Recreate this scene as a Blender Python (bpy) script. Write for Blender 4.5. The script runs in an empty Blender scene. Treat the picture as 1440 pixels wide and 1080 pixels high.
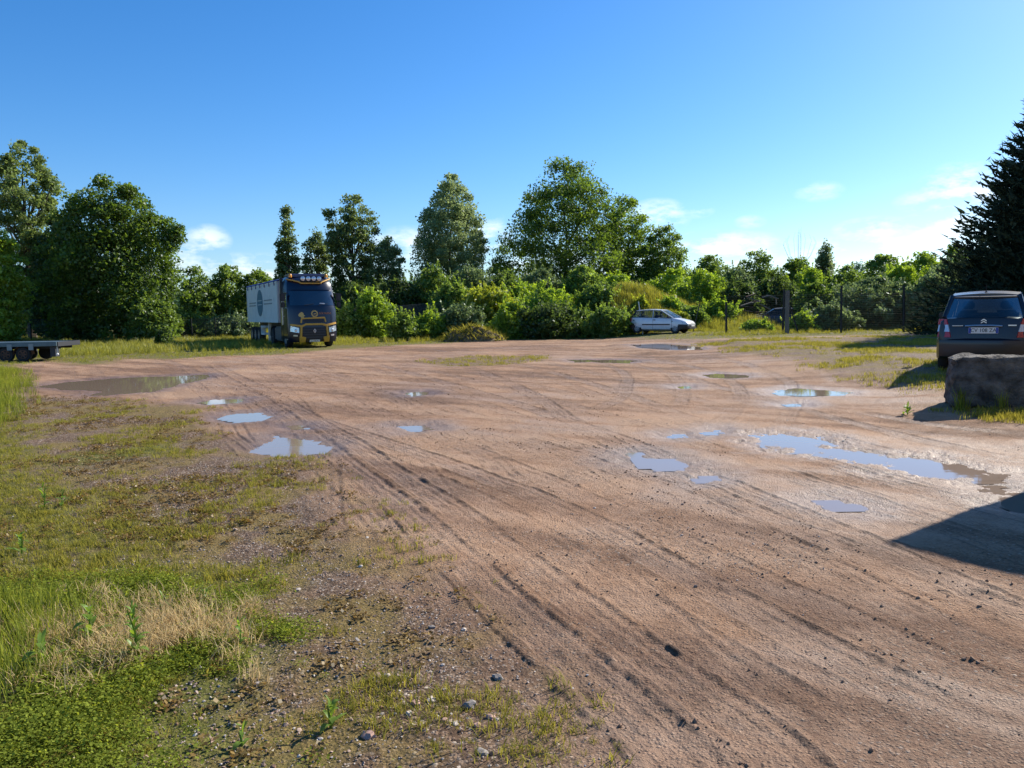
import bpy, bmesh, math, random
import numpy as np
from mathutils import Vector, Matrix
R = math.radians
random.seed(7); rng = np.random.default_rng(7)
S = bpy.context.scene
C = S.collection

# ------------------------------------------------------------------ camera
F_PX, W_PX, H_PX = 1100.0, 1440.0, 1080.0
CAM_H, PITCH, ROLL = 1.65, math.atan(100/1100.0), R(0.8)
cam = bpy.data.cameras.new('camera'); cam_o = bpy.data.objects.new('camera', cam); C.objects.link(cam_o)
cam.sensor_width = 36.0; cam.lens = 36.0*F_PX/W_PX; cam.clip_start = 0.05; cam.clip_end = 6000
CAM_M = Matrix.Translation((0, 0, CAM_H)) @ Matrix.Rotation(math.pi/2-PITCH, 4, 'X') @ Matrix.Rotation(-ROLL, 4, 'Z')
cam_o.matrix_world = CAM_M
S.camera = cam_o
S.render.resolution_x, S.render.resolution_y = 1024, 768

# ------------------------------------------------------------------ sun, sky, exposure
SUN_AZ, SUN_EL = R(52), R(34)
sun = bpy.data.lights.new('sun', 'SUN'); sun.energy = 5.0; sun.angle = R(0.53); sun.color = (1.0, .93, .81)
sun_o = bpy.data.objects.new('sun', sun); C.objects.link(sun_o)
sd = Vector((math.sin(SUN_AZ)*math.cos(SUN_EL), math.cos(SUN_AZ)*math.cos(SUN_EL), math.sin(SUN_EL)))
sun_o.rotation_euler = sd.to_track_quat('Z', 'Y').to_euler(); sun_o.location = (40, 40, 60)
world = bpy.data.worlds.new('World'); S.world = world; world.use_nodes = True
nt = world.node_tree; nt.nodes.clear()
def N(nt, t, **kw):
    n = nt.nodes.new(t)
    for k, v in kw.items():
        if k in n.inputs.keys() if hasattr(n.inputs, 'keys') else False: n.inputs[k].default_value = v
        else: setattr(n, k, v)
    return n
sky = N(nt, 'ShaderNodeTexSky'); sky.sky_type = 'NISHITA'; sky.sun_disc = False
sky.sun_elevation = SUN_EL; sky.sun_rotation = SUN_AZ
sky.air_density = 1.0; sky.dust_density = 0.5; sky.ozone_density = 3.0; sky.altitude = 100
SKY_STRENGTH = 0.094
bg = N(nt, 'ShaderNodeBackground'); bg.inputs['Strength'].default_value = SKY_STRENGTH
out = N(nt, 'ShaderNodeOutputWorld')
def math_node(nt, op, a, b=None, clamp=False):
    n = nt.nodes.new('ShaderNodeMath'); n.operation = op; n.use_clamp = clamp
    for i, v in enumerate((a, b)):
        if v is None: continue
        if isinstance(v, (int, float)): n.inputs[i].default_value = v
        else: nt.links.new(v, n.inputs[i])
    return n.outputs[0]
def px_dir(px, py):
    d = CAM_M.to_3x3() @ Vector(((px-W_PX/2)/F_PX, (H_PX/2-py)/F_PX, -1)); return d.normalized()
tc = N(nt, 'ShaderNodeTexCoord')
mp = N(nt, 'ShaderNodeMapping'); mp.inputs['Scale'].default_value = (1, 1, 2.4)
nt.links.new(tc.outputs['Generated'], mp.inputs['Vector'])
nz = N(nt, 'ShaderNodeTexNoise'); nz.inputs['Scale'].default_value = 19; nz.inputs['Detail'].default_value = 7; nz.inputs['Roughness'].default_value = .62
nt.links.new(mp.outputs['Vector'], nz.inputs['Vector'])
# small cumulus low over the horizon: (px, py, half width deg, half height deg, amount)
clouds = [(293, 337, 1.1, .75, .8), (268, 353, .9, .45, .8), (1010, 352, 3.6, 1.0, 1.0), (1215, 356, 4.4, .9, 1.0), (1352, 268, 1.9, 1.3, 1.0),
          (1310, 282, 1.6, .6, .6), (925, 304, 1.7, .9, .85), (1228, 322, 1.8, .6, .85), (1325, 318, 2.0, .8, .8), (1152, 269, 1.2, .5, .5), (572, 345, 2.2, 1.0, .7),
          (690, 332, 1.2, 1.2, .8), (330, 378, 8, .8, .8), (980, 296, .9, .4, .55), (1055, 312, .8, .35, .5), (820, 370, 12, .9, .55), (1500, 300, 5, 1.5, .8), (1750, 330, 7, 1.6, .9), (-250, 350, 6, 1.2, .8)]
total = None
sep = N(nt, 'ShaderNodeSeparateXYZ'); nt.links.new(tc.outputs['Generated'], sep.inputs[0])
azn = math_node(nt, 'ARCTAN2', sep.outputs[0], sep.outputs[1]); eln = math_node(nt, 'ARCSINE', sep.outputs[2])
for (px, py, hw, hh, am) in clouds:
    d = px_dir(px, py); a0 = math.atan2(d.x, d.y); e0 = math.asin(d.z)
    u = math_node(nt, 'DIVIDE', math_node(nt, 'SUBTRACT', azn, a0), R(hw)); v = math_node(nt, 'DIVIDE', math_node(nt, 'SUBTRACT', eln, e0), R(hh))
    q = math_node(nt, 'ADD', math_node(nt, 'MULTIPLY', u, u), math_node(nt, 'MULTIPLY', v, v))
    m = math_node(nt, 'MULTIPLY', math_node(nt, 'SUBTRACT', 1.0, math_node(nt, 'MULTIPLY', q, .45), True), am)
    total = m if total is None else math_node(nt, 'MAXIMUM', total, m)
cm = math_node(nt, 'MULTIPLY', total, math_node(nt, 'MULTIPLY', math_node(nt, 'SUBTRACT', nz.outputs['Fac'], .43), 5.5, True), True)
mix = N(nt, 'ShaderNodeMix'); mix.data_type = 'RGBA'
mix.inputs['B'].default_value = (8.6, 8.8, 9.2, 1)
nt.links.new(math_node(nt, 'MULTIPLY', cm, .85), mix.inputs['Factor'])
hsv = N(nt, 'ShaderNodeHueSaturation'); hsv.inputs['Saturation'].default_value = 1.23
wb = N(nt, 'ShaderNodeMix'); wb.data_type = 'RGBA'; wb.blend_type = 'MULTIPLY'; wb.inputs['Factor'].default_value = 1; wb.inputs['B'].default_value = (.86, .965, 1.13, 1)
nt.links.new(sky.outputs[0], wb.inputs['A']); nt.links.new(wb.outputs['Result'], hsv.inputs['Color'])
nt.links.new(hsv.outputs[0], mix.inputs['A']); nt.links.new(mix.outputs['Result'], bg.inputs['Color']); nt.links.new(bg.outputs[0], out.inputs[0])
vs = S.view_settings; vs.view_transform = 'Standard'; vs.look = 'None'; vs.exposure = 0.70; vs.gamma = 1; vs.use_curve_mapping = False
S.render.engine = 'CYCLES'; S.cycles.max_bounces = 7; S.cycles.transparent_max_bounces = 12

# ------------------------------------------------------------------ helpers
def tag(o, label=None, cat=None, group=None, kind=None):
    if label: o['label'] = label
    if cat: o['category'] = cat
    if group: o['group'] = group
    if kind: o['kind'] = kind
    return o
def empty(name, loc=(0, 0, 0), rz=0, label=None, cat=None, group=None):
    o = bpy.data.objects.new(name, None); C.objects.link(o); o.location = loc; o.rotation_euler = (0, 0, rz); o.empty_display_size = .2
    return tag(o, label, cat, group)
def link(name, me, mat=None, parent=None, smooth=None):
    o = bpy.data.objects.new(name, me); C.objects.link(o)
    if mat and len(me.materials) == 0: me.materials.append(mat)
    if parent: o.parent = parent
    if smooth is not None and len(me.polygons):
        me.polygons.foreach_set('use_smooth', [True]*len(me.polygons))
        if smooth < 180: me.set_sharp_from_angle(angle=R(smooth))
    return o
def np_mesh(name, v, f, smooth=False):
    """v (n,3) f (m,k) arrays"""
    v = np.asarray(v, np.float32); f = np.asarray(f, np.int32)
    me = bpy.data.meshes.new(name); k = f.shape[1]
    me.vertices.add(len(v)); me.vertices.foreach_set('co', v.ravel())
    me.loops.add(f.size); me.loops.foreach_set('vertex_index', f.ravel())
    me.polygons.add(len(f)); me.polygons.foreach_set('loop_start', np.arange(0, f.size, k, dtype=np.int32))
    me.polygons.foreach_set('use_smooth', np.full(len(f), smooth, dtype=bool))
    me.update(calc_edges=True); return me
class MB:
    def __init__(s): s.v = []; s.f = []
    def add(s, vs, fs):
        b = len(s.v); s.v += [tuple(p) for p in vs]; s.f += [tuple(i+b for i in f) for f in fs]; return s
    def box(s, x0, x1, y0, y1, z0, z1, m=None):
        vs = [(x, y, z) for z in (z0, z1) for y in (y0, y1) for x in (x0, x1)]
        if m: vs = [m @ Vector(p) for p in vs]
        return s.add(vs, [(0, 2, 3, 1), (4, 5, 7, 6), (0, 1, 5, 4), (2, 6, 7, 3), (0, 4, 6, 2), (1, 3, 7, 5)])
    def tube(s, pts, rad, n=8, cap=True, flat=1.0):
        pts = [Vector(p) for p in pts]; rad = rad if hasattr(rad, '__len__') else [rad]*len(pts)
        rings = []; up = None
        for i, p in enumerate(pts):
            d = (pts[min(i+1, len(pts)-1)]-pts[max(i-1, 0)]).normalized()
            if up is None: up = Vector((0, 0, 1)) if abs(d.z) < .9 else Vector((1, 0, 0))
            a = d.cross(up).normalized(); b = a.cross(d).normalized(); up = b
            rings.append([p+(a*math.cos(t)+b*math.sin(t)*flat)*rad[i] for t in [2*math.pi*k/n for k in range(n)]])
        vs = [q for r in rings for q in r]; fs = []
        for i in range(len(pts)-1):
            for k in range(n): fs.append((i*n+k, i*n+(k+1) % n, (i+1)*n+(k+1) % n, (i+1)*n+k))
        if cap: fs += [tuple(range(n))[::-1], tuple((len(pts)-1)*n+k for k in range(n))]
        return s.add(vs, fs)
    def lathe(s, prof, n=24, axis='y', c=(0, 0, 0)):
        """prof: list of (r, t) with t along the axis"""
        vs = []; fs = []
        for (r, t) in prof:
            for k in range(n):
                a = 2*math.pi*k/n; u, w = r*math.cos(a), r*math.sin(a)
                p = {'y': (u, t, w), 'x': (t, u, w), 'z': (u, w, t)}[axis]
                vs.append((p[0]+c[0], p[1]+c[1], p[2]+c[2]))
        m = len(prof)
        for i in range(m-1):
            for k in range(n): fs.append((i*n+k, i*n+(k+1) % n, (i+1)*n+(k+1) % n, (i+1)*n+k))
        fs += [tuple(range(n))[::-1], tuple((m-1)*n+k for k in range(n))]
        return s.add(vs, fs)
    def loft(s, rings, cap=True, closed=True):
        n = len(rings[0]); vs = [p for r in rings for p in r]; fs = []
        for i in range(len(rings)-1):
            for k in range(n if closed else n-1): fs.append((i*n+k, i*n+(k+1) % n, (i+1)*n+(k+1) % n, (i+1)*n+k))
        if cap: fs += [tuple(range(n))[::-1], tuple((len(rings)-1)*n+k for k in range(n))]
        return s.add(vs, fs)
    def quad(s, a, b, c, d): return s.add([a, b, c, d], [(0, 1, 2, 3)])
    def slab(s, poly, nrm, th):
        nrm = Vector(nrm)*th; a = [Vector(p) for p in poly]; b = [p+nrm for p in a]; n = len(a)
        return s.add(a+b, [tuple(range(n))[::-1], tuple(range(n, 2*n))]+[(i, (i+1) % n, n+(i+1) % n, n+i) for i in range(n)])
    def mesh(s, name, bevel=0, seg=2, fix=True):
        me = bpy.data.meshes.new(name); me.from_pydata([tuple(p) for p in s.v], [], s.f)
        bm = bmesh.new(); bm.from_mesh(me)
        if fix: bmesh.ops.recalc_face_normals(bm, faces=bm.faces)
        if bevel:
            es = [e for e in bm.edges if len(e.link_faces) == 2 and e.calc_face_angle(0) > .6]
            bmesh.ops.bevel(bm, geom=es, offset=bevel, segments=seg, affect='EDGES', clamp_overlap=True)
        bm.to_mesh(me); bm.free(); return me
    def build(s, name, mat, parent=None, bevel=0, smooth=35, fix=True):
        return link(name, s.mesh(name, bevel, fix=fix), mat, parent, smooth)
def text(name, body, size, mat, parent, origin, xa, ya, ext=.003, align='CENTER'):
    cu = bpy.data.curves.new(name, 'FONT'); cu.body = body; cu.size = size; cu.extrude = ext; cu.align_x = align; cu.align_y = 'CENTER'; cu.resolution_u = 3
    t = bpy.data.objects.new(name+'_curve', cu); C.objects.link(t)
    me = bpy.data.meshes.new_from_object(t.evaluated_get(bpy.context.evaluated_depsgraph_get()))
    bpy.data.objects.remove(t); bpy.data.curves.remove(cu)
    xa, ya = Vector(xa).normalized(), Vector(ya).normalized(); za = xa.cross(ya)
    me.transform(Matrix(((xa.x, ya.x, za.x, origin[0]), (xa.y, ya.y, za.y, origin[1]), (xa.z, ya.z, za.z, origin[2]), (0, 0, 0, 1))))
    me.materials.clear(); return link(name, me, mat, parent)
def copy_tree(o, parent=None):
    c = o.copy(); C.objects.link(c); c.parent = parent
    for ch in o.children: copy_tree(ch, c)
    return c

# ------------------------------------------------------------------ materials
MATS = {}
def pm(name, col, rough=.5, metal=0., var=.12, scale=6., bump=0., bscale=60., spec=.5, coat=0.):
    m = bpy.data.materials.new(name); m.use_nodes = True; t = m.node_tree; b = t.nodes['Principled BSDF']
    b.inputs['Roughness'].default_value = rough; b.inputs['Metallic'].default_value = metal; b.inputs['Specular IOR Level'].default_value = spec
    b.inputs['Coat Weight'].default_value = coat; b.inputs['Coat Roughness'].default_value = .05
    tc = t.nodes.new('ShaderNodeTexCoord'); n = t.nodes.new('ShaderNodeTexNoise'); n.inputs['Scale'].default_value = scale; n.inputs['Detail'].default_value = 6
    t.links.new(tc.outputs['Object'], n.inputs['Vector'])
    r = t.nodes.new('ShaderNodeValToRGB'); r.color_ramp.elements[0].position = .3; r.color_ramp.elements[1].position = .7
    r.color_ramp.elements[0].color = tuple(c*(1-var) for c in col)+(1,); r.color_ramp.elements[1].color = tuple(min(1, c*(1+var)) for c in col)+(1,)
    t.links.new(n.outputs['Fac'], r.inputs['Fac']); t.links.new(r.outputs['Color'], b.inputs['Base Color'])
    if bump:
        n2 = t.nodes.new('ShaderNodeTexNoise'); n2.inputs['Scale'].default_value = bscale; n2.inputs['Detail'].default_value = 5
        t.links.new(tc.outputs['Object'], n2.inputs['Vector'])
        bp = t.nodes.new('ShaderNodeBump'); bp.inputs['Strength'].default_value = bump; bp.inputs['Distance'].default_value = .05
        t.links.new(n2.outputs['Fac'], bp.inputs['Height']); t.links.new(bp.outputs[0], b.inputs['Normal'])
    MATS[name] = m; return m
def glass_mat(name, tint, refl=1.0):
    m = bpy.data.materials.new(name); m.use_nodes = True; t = m.node_tree; t.nodes.clear()
    o = t.nodes.new('ShaderNodeOutputMaterial'); tr = t.nodes.new('ShaderNodeBsdfTransparent'); tr.inputs[0].default_value = tint+(1,)
    g = t.nodes.new('ShaderNodeBsdfGlossy'); g.inputs['Roughness'].default_value = .03; fr = t.nodes.new('ShaderNodeFresnel'); fr.inputs[0].default_value = 1.5
    mx = t.nodes.new('ShaderNodeMixShader'); t.links.new(math_node(t, 'MULTIPLY', fr.outputs[0], refl, True), mx.inputs[0])
    t.links.new(tr.outputs[0], mx.inputs[1]); t.links.new(g.outputs[0], mx.inputs[2]); t.links.new(mx.outputs[0], o.inputs[0]); return m
def leaf_mat(name, dark, light, trans=.48, gloss=.12):
    m = bpy.data.materials.new(name); m.use_nodes = True; t = m.node_tree; t.nodes.clear()
    o = t.nodes.new('ShaderNodeOutputMaterial'); at = t.nodes.new('ShaderNodeAttribute'); at.attribute_name = 'tint'
    oi = t.nodes.new('ShaderNodeObjectInfo')
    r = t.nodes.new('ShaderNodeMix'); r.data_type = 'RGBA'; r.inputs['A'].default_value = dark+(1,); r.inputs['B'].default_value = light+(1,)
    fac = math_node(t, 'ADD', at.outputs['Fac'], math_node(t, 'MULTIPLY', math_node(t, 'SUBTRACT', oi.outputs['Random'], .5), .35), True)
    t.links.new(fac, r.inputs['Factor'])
    d = t.nodes.new('ShaderNodeBsdfDiffuse'); tr = t.nodes.new('ShaderNodeBsdfTranslucent'); g = t.nodes.new('ShaderNodeBsdfGlossy'); g.inputs['Roughness'].default_value = .45
    t.links.new(r.outputs['Result'], d.inputs[0])
    h = t.nodes.new('ShaderNodeHueSaturation'); h.inputs['Value'].default_value = 1.7; h.inputs['Hue'].default_value = .485; h.inputs['Saturation'].default_value = 1.1
    t.links.new(r.outputs['Result'], h.inputs['Color']); t.links.new(h.outputs[0], tr.inputs[0])
    m1 = t.nodes.new('ShaderNodeMixShader'); m1.inputs[0].default_value = trans; t.links.new(d.outputs[0], m1.inputs[1]); t.links.new(tr.outputs[0], m1.inputs[2])
    m2 = t.nodes.new('ShaderNodeMixShader'); m2.inputs[0].default_value = gloss*.22; g.inputs[0].default_value = (.9, .95, 1, 1)
    t.links.new(m1.outputs[0], m2.inputs[1]); t.links.new(g.outputs[0], m2.inputs[2]); t.links.new(m2.outputs[0], o.inputs[0]); return m

# ------------------------------------------------------------------ numpy noise
_perm = np.random.default_rng(3).random(1 << 16).astype(np.float32)
def vnoise(x, y, seed=0):
    xi = np.floor(x).astype(np.int64); yi = np.floor(y).astype(np.int64); fx = (x-xi); fy = (y-yi)
    fx = fx*fx*fx*(fx*(fx*6-15)+10); fy = fy*fy*fy*(fy*(fy*6-15)+10)
    def h(a, b): return _perm[((a*73856093) ^ (b*19349663) ^ (seed*83492791)) & 0xffff]
    a = h(xi, yi)*(1-fx)+h(xi+1, yi)*fx; b = h(xi, yi+1)*(1-fx)+h(xi+1, yi+1)*fx
    return (a*(1-fy)+b*fy)*2-1
def fbm(x, y, sc, octs=4, seed=0, gain=.5):
    o = 0; a = 1; tot = 0
    for k in range(octs):
        c, s = math.cos(.6*k+.3), math.sin(.6*k+.3)
        o = o+a*vnoise((x*c-y*s)*sc+17.3*k, (x*s+y*c)*sc-9.1*k, seed+k); tot += a; a *= gain; sc *= 2.03
    return o/tot
def sst(a, b, x):
    t = np.clip((x-a)/(b-a), 0, 1); return t*t*(3-2*t)

# ------------------------------------------------------------------ terrain
MOUNDS = [(-2.5, 60, 9, 5, 1.5), (8.0, 56, 4.6, 4.0, 2.5), (13.5, 58, 6, 4, 1.1), (-12, 62, 8, 4, .6)]
def base_h(x, y):
    x = np.asarray(x, float); y = np.asarray(y, float)
    z = .30*sst(4.6, 10.0, x)*sst(1, 6, y)
    for (cx, cy, rx, ry, h) in MOUNDS:
        q = ((x-cx)/rx)**2+((y-cy)/ry)**2; z = z+h*np.exp(-q*1.3)
    z = z+.022*fbm(x, y, .09, 3, 5)*sst(3, 14, np.hypot(x, y))
    return z
def P(px, py):
    """ground point seen at a photograph pixel"""
    d = px_dir(px, py); o = Vector((0, 0, CAM_H)); t = 1.0; step = .5
    for _ in range(400):
        p = o+d*t
        if p.z < float(base_h(p.x, p.y)): break
        t += step; step *= 1.02
    a, b = t-step, t
    for _ in range(25):
        m = (a+b)/2; p = o+d*m
        if p.z < float(base_h(p.x, p.y)): b = m
        else: a = m
    p = o+d*b; return (p.x, p.y)
def yh(px): return 440-(px-720)*math.tan(ROLL)
def at(px, D): return ((px-720)/1100*D, D)
def top_z(px, D, py): return CAM_H+D*(yh(px)-py)/1100
def gz(x, y): return float(base_h(x, y))
def WP(poly): return np.array([P(*p) for p in poly])
def sdf_poly(x, y, poly):
    """signed distance, negative inside"""
    n = len(poly); d = np.full(x.shape, 1e9); s = np.ones(x.shape)
    for i in range(n):
        ax, ay = poly[i]; bx, by = poly[i-1]; ex, ey = bx-ax, by-ay; wx, wy = x-ax, y-ay
        t = np.clip((wx*ex+wy*ey)/(ex*ex+ey*ey+1e-12), 0, 1); d = np.minimum(d, (wx-ex*t)**2+(wy-ey*t)**2)
        c1 = y >= ay; c2 = y < by; c3 = ex*wy > ey*wx
        s = np.where((c1 & c2 & c3) | (~c1 & ~c2 & ~c3), -s, s)
    return s*np.sqrt(d)
LEFT = WP([(-700, 562), (45, 558), (150, 561), (270, 574), (290, 605), (320, 640), (440, 650), (470, 695), (545, 770), (620, 862), (700, 960), (790, 1075), (860, 1500), (-900, 1500)])
LUSH = WP([(-900, 880), (0, 835), (180, 845), (300, 875), (375, 905), (350, 960), (320, 1000), (390, 1080), (380, 1500), (-1200, 1500)])
MIDG = WP([(-700, 575), (10, 575), (40, 660), (130, 690), (240, 740), (250, 790), (360, 800), (300, 850), (0, 840), (-900, 880)])
GREENB = WP([(75, 640), (150, 630), (250, 620), (265, 630), (180, 650), (90, 660)])
RIGHT = WP([(985, 480), (1130, 475), (1345, 472), (1800, 480), (1800, 620), (1440, 592), (1330, 572), (1280, 545), (1210, 533), (1110, 507), (1040, 494)])
ISLE = WP([(585, 508), (640, 502), (760, 500), (772, 507), (700, 514), (620, 516)])
BLKG = WP([(1300, 560), (1340, 552), (1500, 560), (1520, 600), (1400, 592), (1320, 580)])
VERGE = np.array([P(*p) for p in [(-350, 520), (10, 520), (60, 508), (100, 514), (150, 512), (165, 503), (235, 505), (300, 501), (400, 498), (480, 491), (560, 486), (700, 479), (870, 475), (985, 478), (1130, 473), (1345, 468), (1800, 468)]]+[(5000, 60), (5000, 5000), (-5000, 5000), (-5000, 25)])
PUDDLES = [
 ('A', [(48, 543), (110, 535), (180, 530), (245, 528), (290, 526), (292, 531), (262, 538), (235, 545), (215, 550), (150, 556), (118, 556), (150, 549), (100, 548)], .05),
 ('B', [(275, 566), (300, 561), (345, 560), (338, 566), (290, 569)], .05),
 ('C', [(302, 589), (320, 582), (365, 579), (382, 585), (372, 591), (330, 594)], .06),
 ('D', [(352, 635), (372, 622), (385, 612), (410, 615), (440, 620), (467, 627), (462, 635), (430, 639), (385, 641)], .05),
 ('E', [(398, 598), (422, 596), (440, 602), (412, 604)], .06),
 ('F', [(882, 637), (900, 634), (914, 643), (950, 643), (975, 655), (962, 662), (920, 662), (888, 653)], .05),
 ('G', [(1086, 551), (1120, 545), (1198, 547), (1190, 553), (1130, 558), (1092, 557)], .05),
 ('H', [(986, 528), (1010, 525), (1048, 525), (1053, 529), (1030, 532), (1000, 532)], .05),
 ('I', [(1055, 612), (1090, 608), (1130, 613), (1160, 620), (1210, 634), (1260, 640), (1330, 644), (1378, 651), (1380, 668), (1330, 676), (1280, 666), (1230, 655), (1170, 643), (1110, 633), (1070, 621)], .12),
 ('J', [(1138, 702), (1175, 700), (1222, 711), (1210, 719), (1180, 719), (1150, 711)], .06),
 ('K', [(883, 487), (930, 482), (990, 481), (985, 490), (940, 494), (900, 492)], .06),
 ('L', [(970, 672), (1005, 667), (1014, 672), (985, 679)], .07),
 ('M', [(1362, 674), (1385, 664), (1428, 665), (1408, 677), (1376, 681)], .07),
 ('N', [(1376, 690), (1395, 680), (1420, 682), (1412, 695)], .06),
 ('O', [(568, 552), (598, 549), (603, 555), (580, 557)], .08),
 ('Q', [(795, 505), (850, 505), (905, 507), (880, 511), (810, 509)], .08),
 ('R', [(952, 543), (970, 542), (972, 546), (956, 546)], .06),
 ('S', [(1098, 568), (1132, 565), (1128, 571), (1104, 572)], .08),
 ('U', [(982, 608), (1012, 603), (1008, 611), (990, 612)], .08),
 ('V', [(1400, 700), (1440, 690), (1500, 700), (1470, 722), (1415, 716)], .08),
 ('X', [(555, 599), (600, 597), (612, 603), (575, 607)], .10),
 ('Y', [(935, 612), (962, 609), (968, 614), (945, 616)], .09)]
PUD = []
for k, (nm, poly, na) in enumerate(PUDDLES):
    w = WP(poly); zw = float(np.mean(base_h(w[:, 0], w[:, 1])))-.012; PUD.append((nm, w, zw, na, 100+7*k))
# tyre tracks: world polylines from photograph points, (points, tyre width, depth, grooves)
def cat(pts, n=10):
    pts = [np.array(p) for p in pts]; o = []
    q = [2*pts[0]-pts[1]]+pts+[2*pts[-1]-pts[-2]]
    for i in range(1, len(q)-2):
        for t in np.linspace(0, 1, n, endpoint=False):
            o.append(.5*((2*q[i])+(-q[i-1]+q[i+1])*t+(2*q[i-1]-5*q[i]+4*q[i+1]-q[i+2])*t*t+(-q[i-1]+3*q[i]-3*q[i+1]+q[i+2])*t**3))
    o.append(q[-2]); return np.array(o)
TR = []
def offs(pl, d):
    t = np.gradient(pl, axis=0); t /= np.linalg.norm(t, axis=1)[:, None]+1e-9; return pl+np.stack([t[:, 1], -t[:, 0]], 1)*d
main = cat(WP([(300, 512), (345, 535), (395, 561), (440, 589), (520, 640), (600, 691), (700, 762), (800, 838), (900, 912), (1000, 985), (1090, 1058), (1250, 1250)]), 8)
for d, dep in ((0, 1.0), (.36, .8), (-2.05, .75), (-2.4, .6), (1.25, .45), (2.3, .5), (.9, .4), (-1.2, .35), (3.1, .45), (3.5, .35)): TR.append((offs(main, d), .30, .030*dep, 4))
m2 = cat(WP([(230, 505), (330, 545), (470, 600), (640, 655), (800, 720), (950, 800), (1100, 880), (1300, 990), (1500, 1110)]), 8)
for d, dep in ((0, .7), (1.95, .6), (.5, .5), (2.6, .4), (-.7, .4), (3.3, .35), (4.3, .5), (1.2, .4), (-1.5, .35)): TR.append((offs(m2, d), .32, .026*dep, 4))
m3 = cat(WP([(480, 500), (560, 520), (700, 560), (850, 610), (1000, 672), (1150, 735), (1300, 800), (1480, 880), (1700, 960)]), 8)
for d, dep in ((0, .8), (1.9, .7), (.55, .5), (-.8, .5), (2.7, .45), (3.7, .45), (-1.6, .4), (1.2, .4)): TR.append((offs(m3, d), .30, .026*dep, 4))
m4 = cat(WP([(600, 490), (720, 510), (850, 545), (960, 585), (1080, 625), (1220, 670), (1380, 715), (1600, 770)]), 8)
for d, dep in ((0, .8), (1.8, .8), (.6, .5), (-1.0, .5)): TR.append((offs(m4, d), .30, .028*dep, 4))
edge = cat(WP([(500, 690), (545, 745), (600, 812), (680, 902), (760, 985), (835, 1062), (960, 1250)]), 8)
for d, dep in ((0, .9), (-.28, .8)): TR.append((offs(edge, d), .22, .026*dep, 3))
for pts, dep in [([(290, 600), (310, 620), (345, 640), (390, 648)], .9), ([(312, 592), (322, 612), (350, 632), (380, 640)], .9), ([(335, 596), (345, 612), (365, 626)], .8), ([(300, 596), (300, 618), (330, 645), (420, 655)], .7),
                 ([(450, 610), (520, 600), (600, 600), (680, 612), (740, 640)], .5), ([(860, 500), (930, 520), (960, 550), (930, 590), (840, 610)], .8), ([(880, 498), (990, 520), (1040, 550), (1020, 590), (940, 630)], .8),
                 ([(800, 500), (870, 520), (880, 550), (830, 580)], .7), ([(560, 500), (620, 494), (700, 490), (800, 492), (900, 500), (960, 512)], .9), ([(590, 512), (580, 504), (640, 496), (760, 492), (880, 492)], .9),
                 ([(980, 500), (1040, 510), (1100, 530), (1120, 560), (1100, 600)], .7), ([(400, 520), (520, 515), (640, 522), (760, 530), (900, 540), (1000, 545)], .5), ([(150, 516), (260, 508), (400, 502), (520, 496), (660, 486), (860, 480)], .8),
                 ([(160, 522), (270, 513), (400, 507), (540, 500), (700, 488)], .7), ([(1160, 590), (1230, 600), (1320, 612), (1440, 622)], .8), ([(1180, 575), (1260, 588), (1340, 600), (1500, 615)], .7), ([(1440, 650), (1300, 620), (1180, 590), (1060, 560), (960, 530), (880, 510)], .7)]:
    pl = cat(WP(pts), 8); TR.append((pl, .27, .030*dep, 4))
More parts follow.
